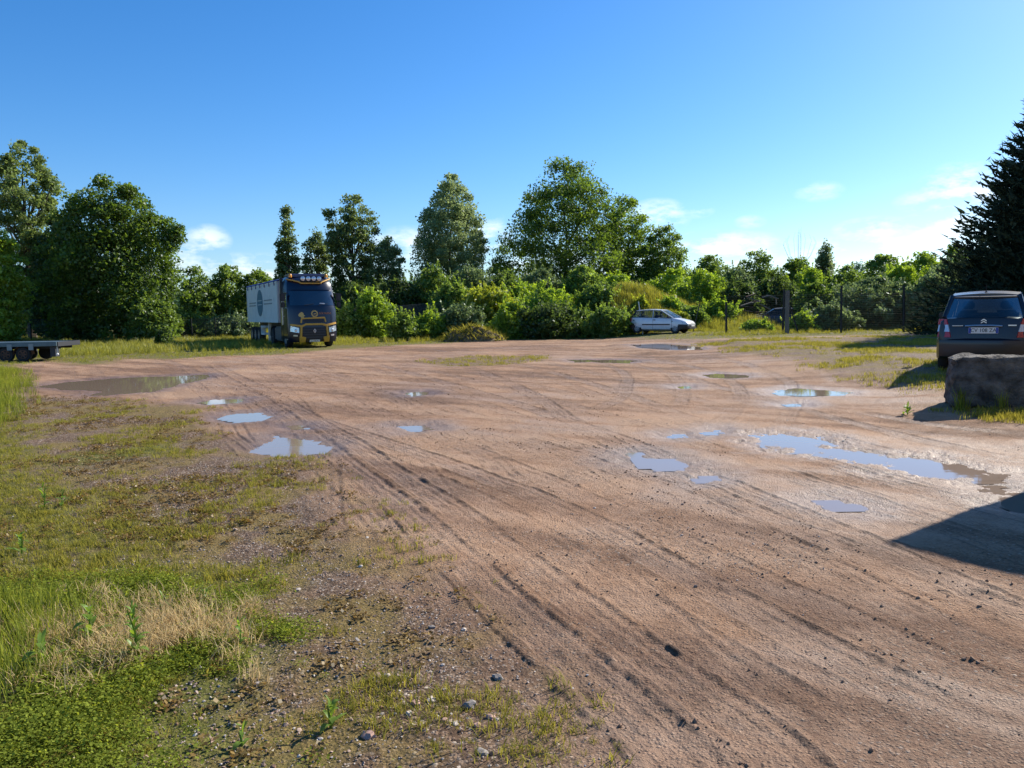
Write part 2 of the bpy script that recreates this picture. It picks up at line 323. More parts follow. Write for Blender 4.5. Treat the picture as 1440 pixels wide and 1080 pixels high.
def detail_h(x, y, want=False):
    """terrain with puddle hollows, ruts and small relief; x, y flat arrays"""
    z = base_h(x, y); r = np.hypot(x, y)
    wet = np.zeros_like(z); inside = np.zeros_like(z); flat = np.zeros_like(z)
    grass = np.maximum.reduce([1-sst(-.5, .45, sdf_poly(x, y, LEFT)+.45*fbm(x, y, .9, 4, 41)), 1-sst(-.8, .8, sdf_poly(x, y, VERGE)+.8*fbm(x, y, .5, 4, 42)),
                              (1-sst(-.9, .6, sdf_poly(x, y, RIGHT)+.7*fbm(x, y, .6, 4, 43))), .9*(1-sst(-.5, .5, sdf_poly(x, y, ISLE)+.6*fbm(x, y, .8, 3, 44)))])
    lush = np.maximum.reduce([1-sst(-.2, .25, sdf_poly(x, y, LUSH)+.25*fbm(x, y, 1.6, 4, 45)), (1-sst(-.4, .5, sdf_poly(x, y, MIDG)+.5*fbm(x, y, 1.1, 4, 46)))*.85,
                              (1-sst(-.3, .3, sdf_poly(x, y, GREENB)+.3*fbm(x, y, .8, 3, 47))), (1-sst(-.3, 1.2, sdf_poly(x, y, VERGE)))*.9])
    # ruts
    near = (r < 75) & (y > .5)
    idx = np.nonzero(near)[0]; X = x[idx]; Y = y[idx]; rz = np.zeros(len(idx)); rw = np.zeros(len(idx)); rl = np.zeros(len(idx))
    wob = .05*fbm(X, Y, .8, 3, 60); brk = .70+.9*fbm(X, Y, .55, 3, 61); rag = fbm(X, Y, 9, 3, 62)
    for k, (pl, wd, dep, ng) in enumerate(TR):
        lo = pl.min(0)-.6; hi = pl.max(0)+.6
        c = np.nonzero((X > lo[0]) & (X < hi[0]) & (Y > lo[1]) & (Y < hi[1]))[0]
        if len(c) == 0: continue
        xs, ys = X[c], Y[c]; best = np.full(len(c), 9e9); sgn = np.zeros(len(c)); along = np.zeros(len(c)); acc = 0
        for i0 in range(0, len(pl)-1, 6):
            seg = pl[i0:i0+7]; l2 = seg.min(0)-.5; h2 = seg.max(0)+.5
            u = np.nonzero((xs > l2[0]) & (xs < h2[0]) & (ys > l2[1]) & (ys < h2[1]))[0]; xu, yu = xs[u], ys[u]; bu, su, au = best[u], sgn[u], along[u]
            for i in range(len(seg)-1):
                a = seg[i]; e = seg[i+1]-a; L = float(np.hypot(*e))
                if L < 1e-6: continue
                wx, wy = xu-a[0], yu-a[1]; t = np.clip((wx*e[0]+wy*e[1])/(L*L), 0, 1)
                dx, dy = wx-e[0]*t, wy-e[1]*t; d2 = dx*dx+dy*dy; m = d2 < bu
                bu = np.where(m, d2, bu); su = np.where(m, (e[0]*dy-e[1]*dx)/L, su); au = np.where(m, acc+t*L, au); acc += L
            best[u] = bu; sgn[u] = su; along[u] = au
        hit = best < .36; c = c[hit]; xs = xs[hit]; ys = ys[hit]; sgn = sgn[hit]; along = along[hit]
        if len(c) == 0: continue
        s = sgn+wob[c]*.6+rag[c]*.012; a = np.abs(s)
        far = np.clip(np.hypot(xs, ys)/16, 1, 2.2)                       # far ruts are read as wider, shallower bands
        hw = wd/2
        pr = 1-sst(hw*.82, hw*1.0, a)                                    # flat pressed floor, steep wall
        lip = np.exp(-((a-hw*1.08)/(.020*far))**2)*.75
        gro = np.tanh(3.5*np.cos(s/hw*math.pi*ng))*.20*pr
        lug = np.sign(np.sin(along*2*math.pi/.085+s*9))*.13*pr
        fade = np.clip(brk[c]+.25*math.sin(k*2.1), 0, 1.15)
        end = sst(0, 1.2, along)*sst(0, 1.2, acc-along)
        rz[c] += dep*.62*fade*end*(-(pr*.34)+lip*(.6+1.5*rag[c])+gro*.6+lug*1.0)
        rw[c] = np.maximum(rw[c], pr*fade*end*min(1, dep/.02))
        fl = .013*np.maximum(1, np.hypot(xs, ys)/5); ln = (np.exp(-((a-hw)/fl)**2)+.6*np.exp(-((a-hw*.33)/fl)**2))*fade*end*(.35+.9*np.clip(rag[c]+.3, 0, 1)); rl[c] = np.maximum(rl[c], np.minimum(ln*min(1.2, dep/.015), .66)*np.clip(8/np.hypot(xs, ys), .28, 1))  # thin dark lines for the colour: painted shade of rut edges, with wet mud
    g = 1-.75*grass[idx]
    micro = (.010*fbm(X, Y, 2.2, 4, 70)+.006*fbm(X, Y, 11, 3, 71))*sst(1, 3, np.hypot(X, Y))
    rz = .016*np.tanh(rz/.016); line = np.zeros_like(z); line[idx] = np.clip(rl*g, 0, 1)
    relief = np.zeros_like(z); relief[idx] = rz*g+micro*(1+.8*grass[idx])
    rut = np.zeros_like(z); rut[idx] = rw*g
    num = np.zeros_like(z); den = np.full_like(z, 1e-9); kmx = np.zeros_like(z); smin = np.full_like(z, 9.)
    for (nm, w, zw, na, sd_) in PUD:
        lo = w.min(0)-2; hi = w.max(0)+2; c = np.nonzero((x > lo[0]) & (x < hi[0]) & (y > lo[1]) & (y < hi[1]))[0]
        if len(c) == 0: continue
        size = min(1.0, max(.2, .35*math.sqrt(abs(np.ptp(w[:, 0])*np.ptp(w[:, 1])))))
        s = sdf_poly(x[c], y[c], w)+na*3.6*size*fbm(x[c], y[c], 1.6/size, 4, sd_)+na*.9*fbm(x[c], y[c], 5, 4, sd_+3, .65)+(.32*fbm(x[c], y[c], 5, 4, sd_+5, .75) if nm == 'I' else .10*fbm(x[c], y[c], 6, 4, sd_+5, .7))
        k = 1-sst(.35, 1.6, s); num[c] += k**3*zw; den[c] += k**3; kmx[c] = np.maximum(kmx[c], k); smin[c] = np.minimum(smin[c], s); relief[c] *= 1-.8*(1-sst(-.05, .35, s))     # flatten around the water
        wet[c] = np.maximum(wet[c], 1-sst(0, .9, s)); inside[c] = np.maximum(inside[c], 1-sst(-.1, .02, s))
    shore = np.where(smin < 0, -.05*sst(0, .5, -smin)-.004, .026*sst(0, .30, smin)+.002)
    z = z*(1-kmx)+np.where(kmx > 0, num/den+shore, 0)*kmx
    if want:
        big = fbm(x, y, .28, 4, 80)*.5+.5; c52, s52 = math.cos(R(-52)), math.sin(R(-52))
        streak = fbm((x*c52-y*s52)*2.6, (x*s52+y*c52)*.22, 1.0, 4, 81)*.5+.5
        stony = np.clip((fbm(x, y, 1.3, 3, 82)*.5+.08)*4, 0, 1)
        dm = np.clip((fbm(x+fbm(x, y, .5, 2, 84), y, .42, 4, 83)+.02)*4, 0, 1)*(.35+.65*sst(.35, .65, streak))
        mott = np.zeros_like(z); mott[idx] = fbm(X, Y, 3.2, 5, 87, .75)
        damp = np.clip(np.maximum(np.maximum(wet, rut*.42), dm*.55)*(1-.8*grass)+mott*.30*(1-grass), 0, 1)
        moss = sst(-.3, .25, fbm(x, y, 2.4, 4, 85)); lushn = lush*(.35+.65*sst(-.3, .1, fbm(x, y, 3.5, 4, 86)))
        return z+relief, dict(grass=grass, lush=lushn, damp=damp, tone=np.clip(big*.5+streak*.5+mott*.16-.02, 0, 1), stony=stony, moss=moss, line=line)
    return z+relief
print('terrain functions ready')

# ground sheet: one polar grid around the viewpoint, dense where the yard lies in front, out to the horizon
rows = [.4, .9, 1.4, 1.8, 2.1, 2.3]; r = 2.4
while r < 72: rows.append(r); r += max(.0135, min(.24, 5.2e-4*r*r))
while r < 4200: rows.append(r); r *= 1.13
rows = np.array(rows)
dense = np.linspace(R(-42), R(42), 960); side = np.linspace(R(43), R(317), 80)[1:-1]
ang = np.concatenate([dense, side]); nr, na = len(rows), len(ang)
RR, AA = np.meshgrid(rows, ang, indexing='ij'); GX = (RR*np.sin(AA)).ravel(); GY = (RR*np.cos(AA)).ravel()
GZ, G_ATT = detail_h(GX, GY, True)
ii = np.arange(nr-1)[:, None]*na; jj = np.arange(na)[None, :]; j2 = (jj+1) % na
quads = np.stack([ii+jj, ii+na+jj, ii+na+j2, ii+j2], -1).reshape(-1, 4)[:, ::-1]
GV = np.stack([GX, GY, GZ], 1)
cv = len(GV); GV = np.vstack([GV, [[0, 0, 0]]])
quads = np.vstack([quads])
gme = np_mesh('ground', GV, quads, True)
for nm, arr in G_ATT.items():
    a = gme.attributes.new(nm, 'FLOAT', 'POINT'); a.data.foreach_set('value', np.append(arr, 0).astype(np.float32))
bm = None
def ground_material():
    m = bpy.data.materials.new('yard_earth'); m.use_nodes = True; t = m.node_tree; L = t.links; b = t.nodes['Principled BSDF']
    tc = t.nodes.new('ShaderNodeTexCoord')
    def noise(sc, det=5, ro=.55, vec=None, dist=0):
        n = t.nodes.new('ShaderNodeTexNoise'); n.inputs['Scale'].default_value = sc; n.inputs['Detail'].default_value = det; n.inputs['Roughness'].default_value = ro; n.inputs['Distortion'].default_value = dist
        L.new(vec or tc.outputs['Object'], n.inputs['Vector']); return n.outputs['Fac']
    def ramp(f, stops):
        n = t.nodes.new('ShaderNodeValToRGB'); e = n.color_ramp.elements
        while len(e) < len(stops): e.new(.5)
        for k, (p, c) in enumerate(stops): e[k].position = p; e[k].color = (c if len(c) == 4 else c+(1,)) if hasattr(c, '__len__') else (c, c, c, 1)
        L.new(f, n.inputs['Fac']); return n.outputs['Color']
    def mixc(f, a, b_):
        n = t.nodes.new('ShaderNodeMix'); n.data_type = 'RGBA'
        for s, v in (('Factor', f), ('A', a), ('B', b_)):
            if isinstance(v, (int, float)): n.inputs[s].default_value = v
            elif isinstance(v, tuple): n.inputs[s].default_value = v+(1,)
            else: L.new(v, n.inputs[s])
        return n.outputs['Result']
    def attr(nm): n = t.nodes.new('ShaderNodeAttribute'); n.attribute_name = nm; return n.outputs['Fac']
    M = lambda op, a, b_=None, c=False: math_node(t, op, a, b_, c)
    fine = noise(42, 5, .78)
    def peb(sc):                                                          # one colour for each pebble
        v = t.nodes.new('ShaderNodeTexVoronoi'); v.inputs['Scale'].default_value = sc; L.new(tc.outputs['Object'], v.inputs['Vector'])
        sp = t.nodes.new('ShaderNodeSeparateColor'); L.new(v.outputs['Color'], sp.inputs[0]); return v.outputs['Distance'], sp.outputs[0], sp.outputs[1]
    d1, c1, k1 = peb(70)
    gr = attr('grass'); lu = attr('lush'); damp = attr('damp')
    mud = ramp(attr('tone'), [(.30, (.175, .092, .052)), (.42, (.285, .160, .091)), (.53, (.390, .232, .138)), (.68, (.455, .288, .180))])
    mud = mixc(M('MULTIPLY', M('SUBTRACT', fine, .48), 2.2, True), mud, (.46, .31, .20)); mud = mixc(M('MULTIPLY', M('SUBTRACT', .46, fine), 3.0, True), mud, (.10, .055, .035))
    pcol = ramp(c1, [(0, (.07, .045, .03)), (.35, (.165, .105, .065)), (.7, (.26, .175, .115)), (.93, (.31, .24, .18)), (1, (.56, .47, .38))])
    mud = mixc(M('MULTIPLY', M('GREATER_THAN', k1, .62), M('ADD', M('MULTIPLY', attr('stony'), .5), .12)), mud, pcol)
    soil = mixc(M('GREATER_THAN', k1, .30), (.115, .070, .042), pcol)
    soil = mixc(M('MULTIPLY', attr('moss'), .85), soil, ramp(fine, [(.35, (.10, .082, .022)), (.65, (.29, .20, .065))]))
    green = ramp(fine, [(.30, (.045, .052, .012)), (.5, (.125, .130, .026)), (.70, (.25, .205, .06))])
    soil = mixc(lu, soil, green)
    col = mixc(gr, mud, soil)
    col = mixc(M('MULTIPLY', damp, .64), col, mixc(.40, (.080, .040, .022), col)); col = mixc(M('MULTIPLY', attr('line'), 1.0, True), col, (.050, .027, .016))  # damp darkens the earth; rut-edge shade and wet mud painted on as lines
    L.new(col, b.inputs['Base Color'])
    rr = M('SUBTRACT', .88, M('MULTIPLY', damp, .44)); rr = M('ADD', rr, M('MULTIPLY', M('SUBTRACT', fine, .5), .25)); L.new(rr, b.inputs['Roughness'])
    L.new(M('ADD', .18, M('MULTIPLY', damp, .35)), b.inputs['Specular IOR Level'])
    h = M('ADD', M('MULTIPLY', M('SUBTRACT', .6, d1), M('MULTIPLY', M('GREATER_THAN', k1, .45), .75)), M('MULTIPLY', fine, 1.0))
    bp = t.nodes.new('ShaderNodeBump'); bp.inputs['Strength'].default_value = .85; bp.inputs['Distance'].default_value = .020
    L.new(h, bp.inputs['Height']); L.new(bp.outputs[0], b.inputs['Normal'])
    return m
ground = link('ground', gme, ground_material()); tag(ground, kind='structure')
# muddy water
wm = bpy.data.materials.new('muddy_water'); wm.use_nodes = True; t = wm.node_tree; b = t.nodes['Principled BSDF']
b.inputs['Base Color'].default_value = (.27, .20, .15, 1); b.inputs['Roughness'].default_value = .03; b.inputs['IOR'].default_value = 1.33
n = t.nodes.new('ShaderNodeTexNoise'); n.inputs['Scale'].default_value = 9; tcw = t.nodes.new('ShaderNodeTexCoord'); t.links.new(tcw.outputs['Object'], n.inputs['Vector'])
bp = t.nodes.new('ShaderNodeBump'); bp.inputs['Strength'].default_value = .03; bp.inputs['Distance'].default_value = .01; t.links.new(n.outputs['Fac'], bp.inputs['Height']); t.links.new(bp.outputs[0], b.inputs['Normal'])
for (nm, w, zw, na_, sd_) in PUD:
    c = w.mean(0); size = min(1.0, max(.2, .35*math.sqrt(abs(np.ptp(w[:, 0])*np.ptp(w[:, 1]))))); gx = .08+na_*1.6*size
    # outline pushed outwards, hidden under the rising shore
    lo = w.min(0)-gx; hi = w.max(0)+gx; nx = max(6, int((hi[0]-lo[0])/.12)); ny = max(6, int((hi[1]-lo[1])/.12)); nx = min(nx, 70); ny = min(ny, 70)
    xs = np.linspace(lo[0], hi[0], nx); ys = np.linspace(lo[1], hi[1], ny); XX, YY = np.meshgrid(xs, ys, indexing='ij')
    sd = sdf_poly(XX.ravel(), YY.ravel(), w).reshape(nx, ny); keep = sd < gx
    vi = -np.ones((nx, ny), int); vs_ = []; fs_ = []
    for i in range(nx-1):
        for j in range(ny-1):
            if keep[i, j] and keep[i+1, j] and keep[i, j+1] and keep[i+1, j+1]:
                q = []
                for (a, d) in ((i, j), (i+1, j), (i+1, j+1), (i, j+1)):
                    if vi[a, d] < 0: vi[a, d] = len(vs_); vs_.append((XX[a, d], YY[a, d], zw))
                    q.append(vi[a, d])
                fs_.append(q)
    if fs_: tag(link('puddle', np_mesh('puddle', vs_, fs_), wm), kind='structure')
print('ground', len(GV), 'verts', len(quads), 'quads')
# ------------------------------------------------------------------ building whose shadow falls in from the right, and the far wall
M_render = pm('pale_render', (.55, .50, .43), .85, var=.1, scale=1.5, bump=.2)
M_conc = pm('weathered_concrete', (.30, .29, .27), .9, var=.3, scale=1.2, bump=.3, bscale=20)
M_dark = pm('black_plastic', (.015, .015, .017), .5, var=.2)
M_rub = pm('tyre_rubber', (.022, .021, .021), .85, var=.25)
M_steel = pm('galvanised_steel', (.36, .37, .38), .45, .7, var=.15)
M_rust = pm('rusty_steel', (.13, .065, .04), .8, .2, var=.4, scale=9)
def block_building(name, label, cat_, corner, u, v, lu, lv, z0, h):
    root = empty(name, (corner[0], corner[1], z0), 0, label, cat_); u = Vector(u+(0,)).normalized(); v = Vector(v+(0,)).normalized(); o = Vector((0, 0, 0))
    m = MB()
    for (a, b_, nn) in ((o, o+u*lu, -v), (o+u*lu, o+u*lu+v*lv, u), (o+u*lu+v*lv, o+v*lv, v), (o+v*lv, o, -u)):
        m.slab([a, b_, b_+Vector((0, 0, h-.12)), a+Vector((0, 0, h-.12))], -nn, .2)
    m.build('wall', M_render, root, fix=True)
    e = .0; q = [o-u*e-v*e, o+u*(lu+e)-v*e, o+u*(lu+e)+v*(lv+e), o-u*e+v*(lv+e)]
    MB().slab([p+Vector((0, 0, h-.118)) for p in q], (0, 0, 1), .118).build('roof', M_conc, root)
    return root
block_building('yard_building', 'pale rendered flat-roofed building beside the yard, casting the dark shadow', 'building', (6.99, 8.79), (.92, .39), (.60, -.80), 9, 13, .05, 3.72)
def wall_run(name, label, a, b_, h, th=.2):
    a = Vector((a[0], a[1], gz(*a)-.2)); b_ = Vector((b_[0], b_[1], gz(*b_)-.2)); d = (b_-a); d.z = 0; L_ = d.length; root = empty(name, a, math.atan2(d.y, d.x), label, 'wall'); n = max(2, int(L_/2))
    for k in range(n): MB().box(k*L_/n+.01, (k+1)*L_/n-.01, 0, th, 0, h+.2-.12).build('panel', M_conc, root, .015)
    for k in range(n+1): MB().box(k*L_/n-.07, k*L_/n+.07, -.05, th+.05, 0, h+.2).build('post', M_conc, root, .015)
wall_run('concrete_wall', 'grey concrete panel wall behind the dark blue car, under the conifer', at(1372, 42), (38, 40), 2.75)

# ------------------------------------------------------------------ foliage
def leaf_quads(cn, size, aspect=.55, up=.3, seed=0, dirs=None, tint=None, tri=False):
    g = np.random.default_rng(seed); n = len(cn)
    nrm = g.normal(size=(n, 3)); nrm[:, 2] += up*2; nrm /= np.linalg.norm(nrm, axis=1)[:, None]
    t_ = g.normal(size=(n, 3)) if dirs is None else dirs+g.normal(size=(n, 3))*.25
    t_ -= nrm*(t_*nrm).sum(1)[:, None]; t_ /= np.linalg.norm(t_, axis=1)[:, None]+1e-9; b_ = np.cross(nrm, t_)
    L_ = size*g.uniform(.6, 1.35, n)[:, None]; Wd = L_*aspect
    if tri:
        v = np.empty((n, 3, 3)); v[:, 0] = cn-t_*L_*.45-b_*Wd*.5; v[:, 1] = cn-t_*L_*.35+b_*Wd*.5; v[:, 2] = cn+t_*L_*.55; k_ = 3
    else:
        k_ = 4; v = np.empty((n, 4, 3)); v[:, 0] = cn-t_*L_*.5; v[:, 1] = cn+b_*Wd*.5-t_*L_*.05; v[:, 2] = cn+t_*L_*.5; v[:, 3] = cn-b_*Wd*.5-t_*L_*.05
    tn = g.uniform(0, 1, n) if tint is None else np.clip(tint+g.normal(size=n)*.14, 0, 1)
    return v.reshape(-1, 3), np.arange(n*k_).reshape(-1, k_), np.repeat(tn, k_)
def foliage_obj(name, parts, mat, parent):
    vs_ = np.vstack([p[0] for p in parts]); off = 0; fs_ = []
    for p in parts: fs_.append(p[1]+off); off += len(p[0])
    me = np_mesh(name, vs_, np.vstack(fs_)); a = me.attributes.new('tint', 'FLOAT', 'POINT'); a.data.foreach_set('value', np.concatenate([p[2] for p in parts]).astype(np.float32))
    return link(name, me, mat, parent)
M_bark = pm('bark', (.10, .078, .058), .9, var=.35, scale=8, bump=.5, bscale=25)
LM = dict(oak=leaf_mat('oak_leaves', (0.046, 0.085, 0.016), (0.156, 0.242, 0.038)), dark=leaf_mat('dark_leaves', (0.030, 0.052, 0.016), (0.109, 0.168, 0.036)),
          ash=leaf_mat('ash_leaves', (0.055, 0.085, 0.026), (0.184, 0.249, 0.072)), willow=leaf_mat('willow_leaves', (0.084, 0.123, 0.046), (0.245, 0.315, 0.136)),
          hedge=leaf_mat('hedge_leaves', (0.057, 0.103, 0.020), (0.191, 0.278, 0.054)), bright=leaf_mat('bright_leaves', (0.109, 0.183, 0.026), (0.299, 0.418, 0.059)),
          yellow=leaf_mat('young_yellow_leaves', (0.116, 0.153, 0.020), (0.313, 0.366, 0.052)), conifer=leaf_mat('conifer_sprays', (.020, .031, .018), (.060, .082, .044), .2, .02),
          grey=leaf_mat('bramble_leaves', (0.068, 0.106, 0.038), (0.224, 0.300, 0.115), .35, .15), blue=leaf_mat('distant_leaves', (0.041, 0.080, 0.052), (0.095, 0.161, 0.096)))
PROF = dict(broad=[(.04, .90), (.25, 1), (.5, .98), (.7, .84), (.85, .62), (.95, .38), (1, .15)], round=[(.10, .45), (.25, .88), (.45, 1), (.65, .95), (.82, .68), (.94, .36), (1, .08)], tall=[(.12, .30), (.3, .62), (.5, .8), (.7, 1), (.86, .75), (1, .15)],
            cone=[(.10, .5), (.22, 1), (.45, .8), (.7, .48), (.9, .18), (1, .03)], dome=[(0, .85), (.2, 1), (.45, .98), (.7, .8), (.88, .5), (1, .1)], full=[(.02, .75), (.2, .95), (.45, 1), (.68, .9), (.85, .62), (1, .1)],
            narrow=[(.08, .4), (.3, .9), (.5, 1), (.75, .7), (1, .06)])
TRI = 0
def make_tree(name, label, cat_, px, D, ytop, hw, sp, prof='round', dens=1.0, leaf=.27, gaps=.0, seed=0, lean=0., group=None, trunk=True, zoff=0, depth=1.0, xy=None):
    global TRI
    g = np.random.default_rng(1000+seed); x, y = xy or at(px, D); z0 = gz(x, y)+zoff; H = max(.5, top_z(px, D, ytop)-z0); Wd = hw/1100*D
    root = empty(name, (x, y, z0-.05), 0, label, cat_, group)
    leaf = leaf*.76; area = 2*hw*(H/D*1100); nleaf = int(np.clip(area*.92*dens*(.27/leaf)**1.3, 900, 40000))
    zz, rr = zip(*PROF[prof]); nb = int(np.clip(area/55*(1-gaps*.5), 18, 230)); rc = .62*math.sqrt(max(.3, Wd*H))/math.sqrt(nb)*2.1
    zc = zz[0]+(zz[-1]-zz[0])*g.uniform(0, 1, 6*nb); zc = zc[g.uniform(0, 1, 6*nb) < np.interp(zc, zz, rr)**1.1+.05][:nb]; nb = len(zc); an = g.uniform(0, 2*math.pi, nb)
    lump = 1+(.13 if trunk else .30)*np.sin(an*2+g.uniform(0, 6)+zc*5)+.12*np.sin(an*5+zc*9+g.uniform(0, 6))
    rad = np.interp(zc, zz, rr)*np.maximum(0.05, Wd-rc*.45)*np.sqrt(g.uniform(.05 if gaps < .3 else .25, 1, nb))*lump
    cx = rad*np.cos(an)+lean*zc*H; cy = rad*np.sin(an)*depth; cz = zc*(H-rc*.5)
    per = g.dirichlet(np.full(nb, 3.0)); per = np.maximum(4, (per*nleaf).astype(int)); cl = np.repeat(np.arange(nb), per); n = len(cl)
    rcs = rc*g.uniform(.65, 1.3, nb)
    dv = g.normal(size=(n, 3)); dv /= np.linalg.norm(dv, axis=1)[:, None]; rr_ = g.uniform(0, 1, n)**.45*(1+.35*(g.uniform(0, 1, n) > .88))
    pts = np.stack([cx, cy, cz], 1)[cl]+dv*(rr_*rcs[cl])[:, None]*np.array([1, 1, .72]); pts[:, 2] = np.maximum(pts[:, 2], .05)
    if not trunk:                                                      # upright shoots that break the outline
        sh = []; shc = []
        for k in range(int(10+hw*.5)):
            j = g.integers(0, nb); L_ = g.uniform(.35, 1.0)*min(1, H*.45); d = np.array([g.normal()*.35+.5*cx[j]/max(.2, Wd), g.normal()*.35, 1.0]); q = np.linspace(0, 1, int(10+L_*16))
            sh.append(np.array([cx[j], cy[j], cz[j]+rc*.4])+d*(q*L_)[:, None]+g.normal(size=(len(q), 3))*.07*(1.1-q)[:, None]); shc += [j]*len(q)
        sh = np.vstack(sh); pts = np.vstack([pts, sh]); cl = np.concatenate([cl, shc]); rr_ = np.concatenate([rr_, np.full(len(sh), .95)]); n = len(pts)
    nf = int(n*(.55 if gaps < .15 else .25 if gaps < .3 else .06)); zf = zz[0]+(zz[-1]-zz[0])*g.uniform(0, 1, nf*4); zf = zf[g.uniform(0, 1, nf*4) < np.interp(zf, zz, rr)**1.6][:nf]; nf = len(zf); af = g.uniform(0, 2*math.pi, nf)
    rf_ = np.interp(zf, zz, rr)*Wd*np.sqrt(g.uniform(0, 1, nf))*.90*(1+.12*np.sin(af*3+zf*7+seed)); fill = np.stack([rf_*np.cos(af)+lean*zf*H, rf_*np.sin(af)*depth, zf*H*.95], 1)
    pts = np.vstack([pts, fill]); cl = np.concatenate([cl, g.integers(0, nb, nf)]); rr_ = np.concatenate([rr_, np.full(nf, .25)]); n = len(pts)
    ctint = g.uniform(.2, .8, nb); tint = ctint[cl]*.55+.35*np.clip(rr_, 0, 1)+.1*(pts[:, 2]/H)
    if trunk:
        m = MB(); tr = max(.06, H*.018); th = H*(.78 if prof in ('tall', 'cone', 'narrow') else .6)
        path = [(lean*q*th+.12*math.sin(q*5+seed)*q, .1*math.cos(q*4+seed)*q, q*th) for q in np.linspace(0, 1, 6)]
        m.tube(path, [tr*(1.25-1.1*q) for q in np.linspace(0, 1, 6)], 7)
        sel = g.choice(nb, min(nb, 34 if gaps > .2 else 16), replace=False)
        for k in sel:
            q = np.clip(cz[k]/th*.72, .12, .95); a = np.array([np.interp(q, np.linspace(0, 1, 6), [p[i] for p in path]) for i in range(3)]); b_ = np.array([cx[k], cy[k], cz[k]]); mid = (a+b_)/2+np.array([0, 0, -.08*np.linalg.norm(b_-a)])+g.normal(size=3)*.12
            m.tube([a, mid, b_], [tr*(.55-.35*q), tr*.28, tr*.08], 5, False)
        m.build('trunk', M_bark, root, fix=False)
    else:
        m = MB()
        for k in range(5):
            a = g.uniform(0, 6.28); m.tube([(0, 0, 0), (math.cos(a)*Wd*.25, math.sin(a)*Wd*.25, H*.35), (math.cos(a)*Wd*.5, math.sin(a)*Wd*.5, H*.7)], [.04, .03, .012], 5, False)
        m.build('stem', M_bark, root, fix=False)
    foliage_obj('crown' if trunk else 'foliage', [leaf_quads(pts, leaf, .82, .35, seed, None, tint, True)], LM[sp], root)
    TRI += n; return root
T = make_tree
T('ash_tree', 'tall sparse tree at left, its open crown above the oak', 'tree', 48, 61, 196, 50, 'ash', 'tall', .75, .27, .45, 1, lean=.02)
T('oak_tree', 'large dense dark green oak left of the lorry', 'tree', 168, 57, 248, 100, 'oak', 'broad', 1.3, .28, 0, 2, depth=.8)
T('elm_tree', 'dark tree wedged between the tall sparse tree and the oak', 'tree', 96, 60, 302, 46, 'dark', 'full', 1.1, .28, 0, 3)
T('maple_tree', 'light green tree cut off by the left edge of the picture', 'tree', 2, 52, 312, 42, 'bright', 'full', .8, .26, .2, 4)
T('shade_tree', 'dark low tree behind the flatbed trailer at the left edge', 'tree', 20, 66, 385, 75, 'dark', 'dome', 1, .3, 0, 5)
T('hazel', 'first hazel right of the oak, in the row behind the white trailer body', 'shrub', 284, 69, 376, 36, 'hedge', 'full', .8, .27, .1, 6)
T('hazel', 'middle hazel of the row behind the white trailer body', 'shrub', 326, 71, 366, 34, 'hedge', 'full', .8, .27, .1, 7)
T('hazel', 'hazel directly above the front of the white trailer body', 'shrub', 370, 72, 374, 36, 'hedge', 'full', .8, .27, .1, 8)
T('alder_tree', 'slender cone-shaped young tree above the lorry cab', 'tree', 411, 67, 287, 26, 'ash', 'cone', .8, .25, .35, 9)
T('birch_tree', 'thin airy tree between the slender cone-shaped tree and the tall one', 'tree', 449, 71, 322, 24, 'ash', 'tall', .7, .25, .45, 10)
T('poplar_tree', 'tall open tree right of the lorry cab with bare limbs showing', 'tree', 498, 69, 274, 44, 'ash', 'tall', .85, .26, .35, 11, lean=.015)
T('willow_tree', 'grey-green rounded willow between two taller trees right of the cab', 'tree', 545, 73, 330, 34, 'willow', 'full', .9, .26, .1, 12)
T('elder_shrub', 'dark undergrowth at the foot of the tall open tree', 'shrub', 505, 66, 392, 56, 'dark', 'dome', 1, .27, 0, 13)
T('willow_tree', 'tall grey-green willow left of the biggest tree', 'tree', 637, 75, 248, 58, 'willow', 'broad', 1.1, .27, .1, 14)
T('lime_tree', 'biggest tree, broad dark green dome in the middle of the skyline', 'tree', 798, 77, 228, 112, 'oak', 'broad', 1.9, .29, 0, 15, depth=.8)
T('lime_tree', 'medium tree at the right shoulder of the biggest tree', 'tree', 882, 80, 274, 52, 'oak', 'full', 1, .29, .15, 16)
T('aspen_tree', 'lighter round tree at the right end of the tall trees', 'tree', 934, 79, 314, 40, 'hedge', 'full', .9, .28, .1, 17)
hed = [(1000, 75, 357, 44, 'hedge', 'leafy tree at the left end of the right-hand hedge row'), (1062, 74, 350, 42, 'hedge', 'second tree of the right-hand hedge row, above the wreck'), (1118, 73, 358, 40, 'oak', 'darker hedge tree right of the wreck below the bare twigs'),
       (1200, 98, 366, 40, 'blue', 'far bluish tree seen in the dip of the hedge row'), (1240, 68, 356, 42, 'hedge', 'hedge tree right of the far bluish tree'), (1292, 64, 352, 44, 'bright', 'yellow-green tree near the dark conifer'), (1345, 66, 340, 44, 'hedge', 'hedge tree half hidden behind the dark conifer')]
for k, (px, D, yt, hw, sp, lb) in enumerate(hed): T('hedge_tree', lb, 'tree', px, D, yt, hw, sp, 'dome', .85, .28, 0, 30+k, group='hedge row behind the fence')
T('young_poplar', 'slim pale young poplar rising above the right-hand hedge row', 'tree', 1158, 76, 328, 17, 'willow', 'narrow', .9, .25, .1, 40)
